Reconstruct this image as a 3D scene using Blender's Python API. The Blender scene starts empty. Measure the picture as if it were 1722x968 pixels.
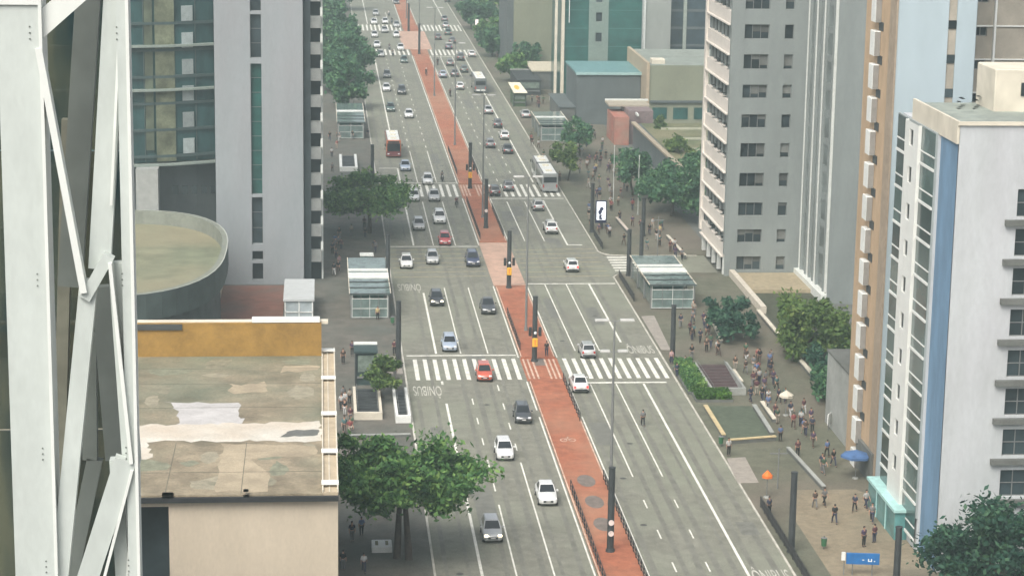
import bpy, bmesh, math, random
from mathutils import Vector, Matrix
R = math.radians
rnd = random.Random(7)
sc = bpy.context.scene
col = sc.collection
# ------------------------------------------------------------------ camera
CAMH = 62.0
FPX, CX, CY = 3800.0, 861.0, 484.0
fwd = Vector((537 - CX, -(-348 - CY), -FPX)).normalized()      # the avenue's direction, in camera axes
upv = -Vector((600 - CX, -((324 * 261 + FPX * FPX) / 832.0), -FPX)).normalized()
rgt = fwd.cross(upv)
RW = Matrix((rgt, fwd, upv))                                   # camera axes -> world
cam = bpy.data.cameras.new('camera')
camo = bpy.data.objects.new('camera', cam); col.objects.link(camo)
camo.matrix_world = Matrix.Translation((0, 0, CAMH)) @ RW.to_4x4()
cam.sensor_width = 36; cam.lens = 36 * FPX / 1722.0
cam.clip_start = 0.5; cam.clip_end = 6000
sc.camera = camo
# ------------------------------------------------------------------ world, sun, exposure
SUN_EL, SUN_AZ = 51, -148          # azimuth from +Y towards +X: the light comes from the left, from behind the camera
w = bpy.data.worlds.new('World'); sc.world = w; w.use_nodes = True
nt = w.node_tree
sky = nt.nodes.new('ShaderNodeTexSky'); sky.sky_type = 'NISHITA'; sky.sun_disc = False
sky.sun_elevation = R(SUN_EL); sky.sun_rotation = R(SUN_AZ)
sky.air_density = 1.0; sky.dust_density = 6.0; sky.ozone_density = 1.0
hs = nt.nodes.new('ShaderNodeHueSaturation'); hs.inputs['Saturation'].default_value = 0.38
bgn = nt.nodes['Background']; bgn.inputs['Strength'].default_value = 0.12
nt.links.new(sky.outputs[0], hs.inputs['Color']); nt.links.new(hs.outputs[0], bgn.inputs['Color'])
sl = bpy.data.lights.new('sun', 'SUN'); sl.energy = 1.25; sl.angle = R(40); sl.color = (1, 0.95, 0.84)
so = bpy.data.objects.new('sun', sl); col.objects.link(so)
sd = Vector((math.sin(R(SUN_AZ)) * math.cos(R(SUN_EL)), math.cos(R(SUN_AZ)) * math.cos(R(SUN_EL)), math.sin(R(SUN_EL))))
so.rotation_euler = sd.to_track_quat('Z', 'Y').to_euler()
vs = sc.view_settings
vs.view_transform = 'Standard'; vs.look = 'None'; vs.exposure = 0.86; vs.gamma = 1.0
# ------------------------------------------------------------------ survey helpers: sight lines met with the ground or a wall plane
def ray(px, py): return RW @ Vector((px - CX, -(py - CY), -FPX))
def at(px, py, z=0.0):
    d = ray(px, py); t = (z - CAMH) / d.z
    return Vector((d.x * t, d.y * t, z))
def onY(px, py, Y):
    d = ray(px, py); t = Y / d.y
    return d.x * t, d.z * t + CAMH
# ------------------------------------------------------------------ tags
def tag(o, label=None, cat=None, group=None, kind=None):
    if label: o['label'] = label
    if cat: o['category'] = cat
    if group: o['group'] = group
    if kind: o['kind'] = kind
    return o
def thing(name, label, cat, loc=(0, 0, 0), rz=0.0, group=None):
    o = bpy.data.objects.new(name, None); col.objects.link(o)
    o.empty_display_size = 0.3
    o.location = loc; o.rotation_euler = (0, 0, rz)
    return tag(o, label, cat, group)
def obj(name, mesh, parent=None, mat=None, loc=None):
    o = bpy.data.objects.new(name, mesh); col.objects.link(o)
    if parent: o.parent = parent
    if loc: o.location = loc
    if mat and len(mesh.materials):
        o.material_slots[0].link = 'OBJECT'; o.material_slots[0].material = mat
    return o
KIDS = {}
def copy_tree(o, parent=None):
    c = o.copy(); col.objects.link(c)
    if parent: c.parent = parent
    for ch in list(o.children): copy_tree(ch, c)
    return c
# ------------------------------------------------------------------ materials
MATS = {}
def mat(name, c, rough=0.7, var=0.12, scale=1.5, metal=0.0, coat=0.0, c2=None, big=0.0, bigscale=0.08, bump=0.0, emit=None, spec=0.5, rand=0.0, stretch=None, fine=0.0):
    if name in MATS: return MATS[name]
    m = bpy.data.materials.new(name); m.use_nodes = True; MATS[name] = m
    n = m.node_tree.nodes; l = m.node_tree.links; b = n['Principled BSDF']
    b.inputs['Roughness'].default_value = rough; b.inputs['Metallic'].default_value = metal
    b.inputs['Coat Weight'].default_value = coat; b.inputs['Coat Roughness'].default_value = 0.08
    b.inputs['Specular IOR Level'].default_value = spec
    tc = n.new('ShaderNodeTexCoord'); src = tc.outputs['Object']
    if stretch:
        mp = n.new('ShaderNodeMapping'); mp.inputs['Scale'].default_value = stretch
        l.new(src, mp.inputs['Vector']); src = mp.outputs[0]
    def noise(s, det=5, ro=0.6):
        t = n.new('ShaderNodeTexNoise'); t.inputs['Scale'].default_value = s
        t.inputs['Detail'].default_value = det; t.inputs['Roughness'].default_value = ro
        l.new(src, t.inputs['Vector']); return t.outputs['Fac']
    def mix(fac, a, bb, lo=0.35, hi=0.65):
        r = n.new('ShaderNodeMapRange'); r.inputs['From Min'].default_value = lo; r.inputs['From Max'].default_value = hi
        l.new(fac, r.inputs['Value'])
        x = n.new('ShaderNodeMix'); x.data_type = 'RGBA'
        l.new(r.outputs[0], x.inputs['Factor'])
        for sock, v in ((x.inputs[6], a), (x.inputs[7], bb)):
            if isinstance(v, tuple): sock.default_value = v
            else: l.new(v, sock)
        return x.outputs[2]
    c = tuple(c); hi = tuple(min(1, q * (1 + var)) for q in c); lo = tuple(q * (1 - var) for q in c)
    out = mix(noise(scale), lo + (1,), hi + (1,))
    if c2:
        out = mix(noise(bigscale, 4, 0.6), out, tuple(c2) + (1,), 0.42, 0.68)
    if big:
        dk = n.new('ShaderNodeMix'); dk.data_type = 'RGBA'; dk.blend_type = 'MULTIPLY'
        r = n.new('ShaderNodeMapRange'); r.inputs['From Min'].default_value = 0.3; r.inputs['From Max'].default_value = 0.6
        r.inputs['To Min'].default_value = big; r.inputs['To Max'].default_value = 0
        l.new(noise(bigscale * 3.1, 6, 0.65), r.inputs['Value']); l.new(r.outputs[0], dk.inputs['Factor'])
        l.new(out, dk.inputs[6]); dk.inputs[7].default_value = (0.45, 0.45, 0.42, 1); out = dk.outputs[2]
    if fine:
        r = n.new('ShaderNodeMapRange'); r.inputs['From Min'].default_value = 0.3; r.inputs['From Max'].default_value = 0.7
        r.inputs['To Min'].default_value = 1 - fine; r.inputs['To Max'].default_value = 1 + fine
        l.new(noise(scale * 9, 2, 0.7), r.inputs['Value'])
        v = n.new('ShaderNodeVectorMath'); v.operation = 'SCALE'
        l.new(out, v.inputs[0]); l.new(r.outputs[0], v.inputs['Scale']); out = v.outputs[0]
    if rand:
        oi = n.new('ShaderNodeObjectInfo')
        r = n.new('ShaderNodeMapRange'); r.inputs['To Min'].default_value = 1 - rand; r.inputs['To Max'].default_value = 1 + rand
        l.new(oi.outputs['Random'], r.inputs['Value'])
        v = n.new('ShaderNodeVectorMath'); v.operation = 'SCALE'
        l.new(out, v.inputs[0]); l.new(r.outputs[0], v.inputs['Scale']); out = v.outputs[0]
    l.new(out, b.inputs['Base Color'])
    if bump:
        bp = n.new('ShaderNodeBump'); bp.inputs['Strength'].default_value = bump; bp.inputs['Distance'].default_value = 0.05
        l.new(noise(scale * 4), bp.inputs['Height']); l.new(bp.outputs[0], b.inputs['Normal'])
    if emit:
        b.inputs['Emission Color'].default_value = tuple(emit[:3]) + (1,); b.inputs['Emission Strength'].default_value = emit[3]
    return m
def paint(name, c, **k): 
    m = mat('paint ' + name, c, rough=0.3, var=0.05, coat=1.0, **k); b = m.node_tree.nodes['Principled BSDF']
    b.inputs['Coat IOR'].default_value = 1.9; b.inputs['Coat Roughness'].default_value = 0.05
    return m
def leafmat(name, a, b2, c3):
    if name in MATS: return MATS[name]
    m = bpy.data.materials.new(name); m.use_nodes = True; MATS[name] = m
    n = m.node_tree.nodes; l = m.node_tree.links; b = n['Principled BSDF']
    b.inputs['Roughness'].default_value = 0.65; b.inputs['Specular IOR Level'].default_value = 0.25
    g = n.new('ShaderNodeNewGeometry'); rmp = n.new('ShaderNodeValToRGB')
    e = rmp.color_ramp.elements; e[0].color = a + (1,); e[1].color = c3 + (1,)
    k = e.new(0.55); k.color = b2 + (1,)
    tc = n.new('ShaderNodeTexCoord'); t = n.new('ShaderNodeTexNoise'); t.inputs['Scale'].default_value = 0.55; t.inputs['Detail'].default_value = 3
    l.new(tc.outputs['Object'], t.inputs['Vector'])
    ma = n.new('ShaderNodeMath'); ma.operation = 'ADD'
    mb = n.new('ShaderNodeMath'); mb.operation = 'MULTIPLY_ADD'; mb.inputs[1].default_value = 1.6; mb.inputs[2].default_value = -0.72
    l.new(t.outputs['Fac'], mb.inputs[0])
    mc = n.new('ShaderNodeMath'); mc.operation = 'MULTIPLY'; mc.inputs[1].default_value = 0.75
    l.new(g.outputs['Random Per Island'], mc.inputs[0])
    l.new(mb.outputs[0], ma.inputs[0]); l.new(mc.outputs[0], ma.inputs[1]); l.new(ma.outputs[0], rmp.inputs[0])
    l.new(rmp.outputs[0], b.inputs['Base Color'])
    tr = n.new('ShaderNodeBsdfTranslucent'); l.new(rmp.outputs[0], tr.inputs['Color'])
    mx = n.new('ShaderNodeMixShader'); mx.inputs[0].default_value = 0.22
    l.new(b.outputs[0], mx.inputs[1]); l.new(tr.outputs[0], mx.inputs[2]); l.new(mx.outputs[0], n['Material Output'].inputs['Surface'])
    return m
# ------------------------------------------------------------------ mesh builder
class MB:
    def __init__(s): s.v = []; s.f = []; s.m = []; s.sm = []
    def add(s, vs_, fs, mi=0, smooth=False):
        o = len(s.v); s.v += [tuple(p) for p in vs_]
        for f in fs: s.f.append(tuple(i + o for i in f)); s.m.append(mi); s.sm.append(smooth)
        return s
    def box(s, x0, x1, y0, y1, z0, z1, mi=0):
        p = [(x0, y0, z0), (x1, y0, z0), (x1, y1, z0), (x0, y1, z0), (x0, y0, z1), (x1, y0, z1), (x1, y1, z1), (x0, y1, z1)]
        return s.add(p, [(0, 3, 2, 1), (4, 5, 6, 7), (0, 1, 5, 4), (1, 2, 6, 5), (2, 3, 7, 6), (3, 0, 4, 7)], mi)
    def bbox(s, x0, x1, y0, y1, z0, z1, b=0.05, mi=0):
        """box with chamfered vertical and top edges"""
        def ring(x0, x1, y0, y1, z): return [(x0 + b, y0, z), (x1 - b, y0, z), (x1, y0 + b, z), (x1, y1 - b, z), (x1 - b, y1, z), (x0 + b, y1, z), (x0, y1 - b, z), (x0, y0 + b, z)]
        a = ring(x0, x1, y0, y1, z0); c = ring(x0, x1, y0, y1, z1 - b); d = ring(x0 + b, x1 - b, y0 + b, y1 - b, z1)
        f = [tuple(reversed(range(8))), tuple(range(16, 24))]
        for k in range(2):
            for i in range(8): j = (i + 1) % 8; f.append((k * 8 + i, k * 8 + j, k * 8 + 8 + j, k * 8 + 8 + i))
        return s.add(a + c + d, f, mi)
    def sheet(s, pts, z, mi=0): return s.add([(p[0], p[1], z) for p in pts], [tuple(range(len(pts)))], mi)
    def rect(s, x0, x1, y0, y1, z, mi=0): return s.sheet([(x0, y0), (x1, y0), (x1, y1), (x0, y1)], z, mi)
    def prism(s, poly, z0, z1, mi=0):
        n = len(poly)
        return s.add([(p[0], p[1], z0) for p in poly] + [(p[0], p[1], z1) for p in poly],
                     [tuple(reversed(range(n))), tuple(range(n, 2 * n))] + [(i, (i + 1) % n, n + (i + 1) % n, n + i) for i in range(n)], mi)
    def tube(s, p0, p1, r0, r1=None, n=8, mi=0, smooth=True):
        r1 = r0 if r1 is None else r1
        p0 = Vector(p0); p1 = Vector(p1); d = (p1 - p0).normalized()
        a = d.orthogonal().normalized(); b = d.cross(a)
        vs_ = []
        for p, r in ((p0, r0), (p1, r1)):
            for i in range(n):
                t = 2 * math.pi * i / n; vs_.append(p + (a * math.cos(t) + b * math.sin(t)) * r)
        s.add(vs_, [(i, (i + 1) % n, n + (i + 1) % n, n + i) for i in range(n)], mi, smooth)
        return s.add(vs_, [tuple(reversed(range(n))), tuple(range(n, 2 * n))], mi)
    def beam(s, p0, p1, wx, wy, mi=0, side=Vector((0, 1, 0))):
        """rectangular bar; wy is measured along `side`, wx across it"""
        p0 = Vector(p0); p1 = Vector(p1); d = (p1 - p0).normalized()
        b = (side - d * side.dot(d)).normalized(); a = d.cross(b)
        vs_ = []
        for p in (p0, p1):
            for i, j in ((-1, -1), (1, -1), (1, 1), (-1, 1)): vs_.append(p + a * (i * wx / 2) + b * (j * wy / 2))
        return s.add(vs_, [(0, 3, 2, 1), (4, 5, 6, 7)] + [(i, (i + 1) % 4, 4 + (i + 1) % 4, 4 + i) for i in range(4)], mi)
    def sphere(s, c, r, n=8, mi=0):
        c = Vector(c); r = r if hasattr(r, '__len__') else (r, r, r)
        vs_ = [c + Vector((0, 0, r[2]))]; m = n // 2 + 1
        for i in range(1, m):
            t = math.pi * i / m
            for j in range(n):
                p = 2 * math.pi * j / n
                vs_.append(c + Vector((r[0] * math.sin(t) * math.cos(p), r[1] * math.sin(t) * math.sin(p), r[2] * math.cos(t))))
        vs_.append(c - Vector((0, 0, r[2]))); L = len(vs_) - 1
        f = [(0, 1 + j, 1 + (j + 1) % n) for j in range(n)]
        for i in range(m - 2):
            for j in range(n): f.append((1 + i * n + j, 1 + (i + 1) * n + j, 1 + (i + 1) * n + (j + 1) % n, 1 + i * n + (j + 1) % n))
        f += [(L, 1 + (m - 2) * n + (j + 1) % n, 1 + (m - 2) * n + j) for j in range(n)]
        return s.add(vs_, f, mi, True)
    def mesh(s, name, mats):
        me = bpy.data.meshes.new(name); me.from_pydata(s.v, [], s.f)
        for m in (mats if isinstance(mats, (list, tuple)) else [mats]): me.materials.append(m)
        me.polygons.foreach_set('material_index', s.m); me.polygons.foreach_set('use_smooth', s.sm)
        me.update(); return me
    def build(s, name, mats, parent=None, loc=None):
        return obj(name, s.mesh(name, mats), parent, None, loc)
def struct(name, mb, m): return tag(mb.build(name, m), kind='structure')
# ------------------------------------------------------------------ facades: wall plane with real openings
def wall(parent, o, u, n, a1, z1, holes, m, depth=0.25, name='wall', a0=0.0, z0=0.0):
    """plane through o spanned by u (horizontal) and z; n points outward; holes = (a0,a1,z0,z1)"""
    o = Vector(o); u = Vector(u); n = Vector(n)
    A = sorted({a0, a1} | {h[0] for h in holes} | {h[1] for h in holes}); Z = sorted({z0, z1} | {h[2] for h in holes} | {h[3] for h in holes})
    mb = MB(); P = lambda a, z, d=0: o + u * a + n * d + Vector((0, 0, z))
    flip = u.cross(Vector((0, 0, 1))).dot(n) < 0
    for i in range(len(A) - 1):
        run = None
        for k in range(len(Z) - 1):
            ca = (A[i] + A[i + 1]) / 2; cz = (Z[k] + Z[k + 1]) / 2
            if any(h[0] < ca < h[1] and h[2] < cz < h[3] for h in holes): continue
            q = [P(A[i], Z[k]), P(A[i + 1], Z[k]), P(A[i + 1], Z[k + 1]), P(A[i], Z[k + 1])]
            mb.add(q[::-1] if flip else q, [(0, 1, 2, 3)])
    for h in holes:
        c = [(h[0], h[2]), (h[1], h[2]), (h[1], h[3]), (h[0], h[3])]
        for i in range(4):
            a, b = c[i], c[(i + 1) % 4]
            mb.add([P(a[0], a[1]), P(b[0], b[1]), P(b[0], b[1], -depth), P(a[0], a[1], -depth)], [(0, 1, 2, 3)])
    return mb.build(name, m, parent)
def window(parent, o, u, n, h, glass, frame, depth=0.25, cols=2, rows=1, name='window', fw=0.07):
    """frame bars (part) with a pane (sub-part) set back in an opening"""
    o = Vector(o); u = Vector(u); n = Vector(n)
    P = lambda a, z, d: o + u * a + n * d + Vector((0, 0, z))
    def slab(mb, a0, a1, z0, z1, d0, d1):
        v = [P(a, z, d) for d in (d0, d1) for a, z in ((a0, z0), (a1, z0), (a1, z1), (a0, z1))]
        mb.add(v, [(0, 3, 2, 1), (4, 5, 6, 7)] + [(i, (i + 1) % 4, 4 + (i + 1) % 4, 4 + i) for i in range(4)])
    a0, a1, z0, z1 = h
    fr = MB(); d0, d1 = -depth + 0.02, -depth + 0.10
    for i in range(cols + 1):
        a = a0 + (a1 - a0) * i / cols
        lo = a - fw / 2 if 0 < i < cols else (a if i == 0 else a - fw)
        slab(fr, lo, lo + fw, z0, z1, d0, d1)
    for i in range(rows + 1):
        z = z0 + (z1 - z0) * i / rows
        lo = z - fw / 2 if 0 < i < rows else (z if i == 0 else z - fw)
        slab(fr, a0 + fw, a1 - fw, lo, lo + fw, d0, d1 - 0.006)
    f = fr.build(name, frame, parent)
    pn = MB(); slab(pn, a0, a1, z0, z1, -depth - 0.03, -depth + 0.01)
    pn.build('pane', glass, f)
    return f
# ------------------------------------------------------------------ palette
asphalt = mat('asphalt', (0.205, 0.202, 0.165), rough=0.85, var=0.16, scale=0.9, c2=(0.22, 0.23, 0.178), bigscale=0.07, big=0.42, bump=0.2, fine=0.24)
pave_l = mat('pavement left', (0.13, 0.12, 0.10), rough=0.85, var=0.18, scale=0.7, c2=(0.10, 0.11, 0.095), bigscale=0.12, big=0.5, fine=0.2)
pave_r = mat('pavement right', (0.125, 0.128, 0.09), rough=0.85, var=0.18, scale=0.7, c2=(0.16, 0.135, 0.105), bigscale=0.045, big=0.5, fine=0.22)
earth = mat('ground', (0.085, 0.085, 0.07), rough=0.95, var=0.25, scale=0.2, fine=0.2)
red_lane = mat('red cycle lane', (0.34, 0.115, 0.06), rough=0.8, var=0.2, scale=0.9, c2=(0.40, 0.21, 0.13), bigscale=0.06, big=0.3, fine=0.14)
pale_lane = mat('worn pale lane', (0.5, 0.33, 0.25), rough=0.8, var=0.16, scale=0.7, big=0.3, fine=0.15)
white_mark = mat('road paint white', (0.74, 0.73, 0.66), rough=0.7, var=0.14, scale=1.2, big=0.35, bigscale=0.25, fine=0.1)
yellow_mark = mat('road paint yellow worn', (0.34, 0.30, 0.16), rough=0.7, var=0.3, scale=1.5)
kerb_m = mat('kerb stone', (0.52, 0.50, 0.44), rough=0.8, var=0.2, scale=0.8, big=0.3)
concrete = mat('concrete', (0.33, 0.34, 0.32), rough=0.85, var=0.1, scale=0.6, big=0.4, fine=0.08)
concrete_d = mat('dark concrete', (0.13, 0.135, 0.125), rough=0.85, var=0.15, scale=0.6, big=0.4, fine=0.1)
cream = mat('cream render', (0.62, 0.57, 0.47), rough=0.8, var=0.07, scale=0.5, big=0.25)
white_p = mat('white paint', (0.72, 0.73, 0.70), rough=0.55, var=0.05, scale=0.8, big=0.12)
black_m = mat('black metal', (0.022, 0.024, 0.026), rough=0.5, var=0.2)
dark_m = mat('dark grey column', (0.035, 0.04, 0.042), rough=0.6, var=0.25, scale=1.2)
grey_m = mat('galvanised grey', (0.2, 0.205, 0.2), rough=0.45, var=0.1, metal=0.2)
yellow_p = mat('signal yellow', (0.78, 0.42, 0.03), rough=0.5, var=0.06)
glass_d = mat('dark glass', (0.028, 0.04, 0.045), spec=.35, rough=0.2, var=0.3, scale=0.4, rand=0.5)
glass_g = mat('green glass', (0.022, 0.085, 0.075), rough=0.15, var=0.35, scale=0.35, rand=0.3)
glass_c = mat('clear canopy glass', (0.14, 0.19, 0.18), rough=0.12, var=0.25, scale=0.8)
rubber = mat('tyre rubber', (0.016, 0.016, 0.016), rough=0.85, var=0.1)
chrome = mat('wheel alloy', (0.4, 0.4, 0.4), rough=0.35, metal=0.8, var=0.05)
auto_glass = mat('car glass', (0.012, 0.016, 0.02), rough=0.06, var=0.1)
lamp_clear = mat('headlamp glass', (0.75, 0.77, 0.78), rough=0.15, var=0.03)
lamp_lit = mat('lit headlamp', (1, 0.95, 0.8), emit=(1, 0.85, 0.55, 3.0))
lamp_red = mat('tail lamp red', (0.4, 0.02, 0.015), rough=0.2, var=0.05)
lamp_red_on = mat('tail lamp red lit', (0.5, 0.02, 0.015), rough=0.2, var=0.05, emit=(1, 0.03, 0.02, 1.2))
bark = mat('bark', (0.065, 0.05, 0.038), rough=0.9, var=0.3, scale=3)
leaf_a = leafmat('leaves deep green', (0.032, 0.095, 0.034), (0.095, 0.215, 0.06), (0.24, 0.37, 0.10))
leaf_b = leafmat('leaves blue green', (0.026, 0.08, 0.046), (0.062, 0.16, 0.078), (0.16, 0.29, 0.115))
leaf_c = leafmat('leaves olive', (0.035, 0.075, 0.02), (0.10, 0.17, 0.042), (0.22, 0.28, 0.075))
leaf_e = leafmat('leaves dark teal green', (0.012, 0.045, 0.032), (0.03, 0.09, 0.055), (0.075, 0.16, 0.08))
leaf_d = leafmat('leaves bright hedge', (0.03, 0.08, 0.015), (0.06, 0.15, 0.02), (0.12, 0.24, 0.035))
# ------------------------------------------------------------------ ground, road, pavements, markings
struct('ground', MB().rect(-500, 600, -60, 1500, -0.25), earth)
struct('road', MB().rect(8.9, 39.0, -20, 1300, 0.0).rect(39.0, 53, 292.5, 304.5, 0.0), asphalt)
struct('pavement_left', MB().box(-1.5, 9.05, -20, 1300, -0.2, 0.12), pave_l)
kr = [(38.65, 304.5 + 3.5), (39.0, 306.4), (40.0, 305.2), (42.5, 304.6), (54.5, 304.5)]
struct('pavement_right', MB().prism([(38.65, -20), (54.5, -20), (54.5, 292.5), (41.5, 292.5), (39.3, 291.6), (38.65, 290)], -0.2, 0.12)
       .prism(kr + [(54.5, 1300), (38.65, 1300)], -0.2, 0.12), pave_r)
struct('forecourt', MB().rect(54.5, 140, -20, 900, 0.05).rect(-140, -1.5, -20, 900, 0.05), concrete_d)
k = MB().box(9.05, 9.24, -20, 1300, -0.2, 0.125).box(38.48, 38.65, -20, 290, -0.2, 0.125).box(38.48, 38.65, 308, 1300, -0.2, 0.125)
for a, b in (((38.56, 290), (39.25, 291.8)), ((39.25, 291.8), (41.5, 292.7)), ((38.56, 308), (38.95, 306.3)), ((38.95, 306.3), (40.0, 305.1)), ((40.0, 305.1), (42.5, 304.5)), ((42.5, 304.5), (52, 304.4))):
    k.beam((a[0], a[1], -0.04), (b[0], b[1], -0.04), 0.33, 0.18, side=Vector((0, 0, 1)))
struct('kerb', k, kerb_m)
MX0, MX1 = 22.45, 26.35
struct('cycle_lane', MB().box(MX0, MX1, -20, 236.4, -0.2, 0.1).box(MX0, MX1, 246.6, 285, -0.2, 0.1).box(MX0, MX1, 314, 350, -0.2, 0.1).box(MX0, MX1, 363, 548, -0.2, 0.1).box(MX0, MX1, 624, 1300, -0.2, 0.1), red_lane)
struct('cycle_lane_crossing', MB().rect(22.3, 26.5, 236.4, 246.6, 0.006).rect(22.3, 26.5, 350, 363, 0.006).rect(22.3, 26.5, 548, 562, 0.006).rect(22.3, 26.5, 606, 624, 0.006), red_lane)
struct('worn_pale_crossing', MB().rect(22.3, 26.5, 285, 314, 0.006).rect(20.6, 27.8, 562, 606, 0.006), pale_lane)
pt = MB()
for y in (199.6, 193.2, 186.8):
    pt.sheet([(24.45 + 0.85 * math.cos(t * math.pi / 8), y + 1.9 * math.sin(t * math.pi / 8)) for t in range(16)], 0.104)
pt.rect(23.8, 25.1, 243.2, 246.5, 0.01)
struct('lane_patch', pt, mat('grey red patch', (.17, .14, .12), var=.2, fine=.2))
rp_ = MB(); rr = random.Random(3); mh = MB()
for i in range(26):
    x = rr.choice([14.4, 17.3, 20.4, 27.9, 30.4, 33.3, 36.6, 11]) + rr.uniform(-.5, .5); y = rr.uniform(170, 520); a_, b_ = rr.uniform(.3, 1.1), rr.uniform(1.5, 7)
    rp_.rect(x - a_, x + a_, y - b_, y + b_, .0022 + .0001 * i)
for i in range(16):
    x = rr.choice([11.2, 14.6, 17.2, 20.6, 28, 30.2, 33.4, 36.5]); y = 172 + i * 14 + rr.uniform(-3, 3)
    mh.sheet([(x + .32 * math.cos(k * .524), y + .32 * math.sin(k * .524)) for k in range(12)], .0049)
struct('road_patch', rp_, mat('asphalt repair', (.15, .15, .13), var=.15, scale=1.2, fine=.25, rand=.2))
struct('manhole_cover', mh, mat('iron cover', (.06, .06, .058), var=.2))
tk = MB()
for x in (10.2, 12.0, 13.7, 15.1, 16.6, 18.1, 19.7, 21.3, 27.3, 28.4, 29.7, 31.1, 32.5, 34.0, 35.6, 37.2):
    y = -10
    while y < 545:
        L_ = rr.uniform(18, 60); o1, o2 = rr.uniform(-.12, .12), rr.uniform(-.12, .12); w1 = rr.uniform(.12, .3)
        if rr.random() < .75: tk.sheet([(x + o1 - w1, y), (x + o1 + w1, y), (x + o2 + w1, y + L_), (x + o2 - w1, y + L_)], .0015)
        y += L_
struct('tyre_track', tk, mat('polished wheel track', (.178, .176, .148), rough=.75, var=.14, scale=.8, big=.4, fine=.22))
mk = MB()
def vline(x, y0, y1, wd=0.16): mk.rect(x - wd / 2, x + wd / 2, y0, y1, 0.005)
def dashes(x, y0, y1, step=8.0, ln=2.4, wd=0.13):
    y = y0
    while y + ln < y1: vline(x, y, y + ln, wd); y += step
def hline(x0, x1, y, wd=0.42): mk.rect(x0, x1, y - wd / 2, y + wd / 2, 0.0055)
def zebra(x0, x1, y0, y1, n, wd=0.46):
    for i in range(n):
        x = x0 + (x1 - x0) * (i + 0.5) / n
        d = 0.0
        mk.sheet([(x - wd / 2, y0 + rnd.uniform(-.1, .1)), (x + wd / 2, y0 + rnd.uniform(-.1, .1)), (x + wd / 2, y1 + rnd.uniform(-.1, .1)), (x - wd / 2, y1 + rnd.uniform(-.1, .1))], 0.006)
for y0, y1 in ((-20, 222), (224.6, 236.3), (247, 285), (312, 350), (363.5, 548), (624, 1000)):
    vline(22.2, y0, y1, 0.15); vline(26.6, y0, y1, 0.15)
for y0, y1 in ((-20, 227.5), (235.2, 236.6), (249, 281), (312, 348), (364, 379), (392, 546), (625, 1000)): vline(13.0, y0, y1, 0.24)
for y0, y1 in ((-20, 235), (254, 286), (312, 348), (365, 546), (625, 1000)): vline(34.8, y0, y1, 0.24)
mk.rect(9.9, 12.9, 378.9, 379.4, 0.0055); mk.rect(34.9, 36.9, 312, 312.5, 0.0055)
for x in (15.8, 18.9):
    vline(x, 249, 284, 0.14); vline(x, 312, 347, 0.14); vline(x, 365, 398, 0.14); vline(x, -20, 193 if x < 17 else 206, 0.14)
    dashes(x, 197 if x < 17 else 210, 236, 7.5); dashes(x, 402, 545); vline(x, 625, 660, .14)
for x in (29.0, 31.8):
    vline(x, 201, 235, 0.14); vline(x, 250, 286, 0.14); vline(x, 315, 347, 0.14); dashes(x, 166, 200, 8.5); dashes(x, 366, 500); vline(x, 505, 546, .14)
hline(9.6, 22, 248.1); hline(27.3, 37.4, 235.6, 0.5); hline(9.5, 22, 311.2); hline(26.8, 38.3, 286.3); hline(9.5, 22, 364.2); hline(26.8, 38.2, 349.8); hline(26.8, 38, 546.5, .5)
zebra(9.9, 22.1, 237.2, 246.4, 11); zebra(26.8, 38.3, 237.4, 246.4, 11)
zebra(9.9, 22.1, 351.5, 362.8, 11); zebra(26.8, 38.3, 351.5, 362.8, 11)
zebra(9.9, 22.1, 549, 561.5, 11); zebra(26.8, 38.3, 549, 561.5, 11); zebra(9.9, 22.1, 607, 623, 11); zebra(26.8, 38.3, 607, 623, 11)
for i in range(6): mk.rect(39.3, 43.2, 294.1 + i * 1.75, 295.0 + i * 1.75, 0.006)
struct('lane_marking', mk, white_mark)
mp_ = MB()
for x in (22.65, 23.15, 23.65, 25.05, 25.55, 26.05):
    mp_.rect(x - .1, x + .1, 237.4, 246.2, 0.0105); mp_.rect(x - .12, x + .12, 352, 362.4, 0.0105)
mp_.rect(22.47, 22.6, -20, 236, 0.103).rect(26.2, 26.33, -20, 236, 0.103).rect(22.47, 22.6, 247, 284, 0.103).rect(26.2, 26.33, 247, 284, 0.103).rect(22.47, 22.6, 315, 349, 0.103).rect(26.2, 26.33, 315, 349, 0.103).rect(22.47, 22.6, 364, 547, 0.103).rect(26.2, 26.33, 364, 547, 0.103)
struct('cycle_lane_edge_marking', mp_, mat('pinkish worn paint', (0.56, 0.40, 0.31), rough=0.8, var=0.25, scale=1.0, big=.3))
hb = MB()
for i in range(7):
    y = 290.5 + i * 3.0
    hb.sheet([(9.6, y), (9.6, y + .22), (22, y + 0.9), (22, y + .68)], 0.0065); hb.sheet([(26.8, y), (26.8, y + .22), (38.2, y + 0.9), (38.2, y + .68)], 0.0065)
struct('box_junction_marking', hb, yellow_mark)
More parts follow.
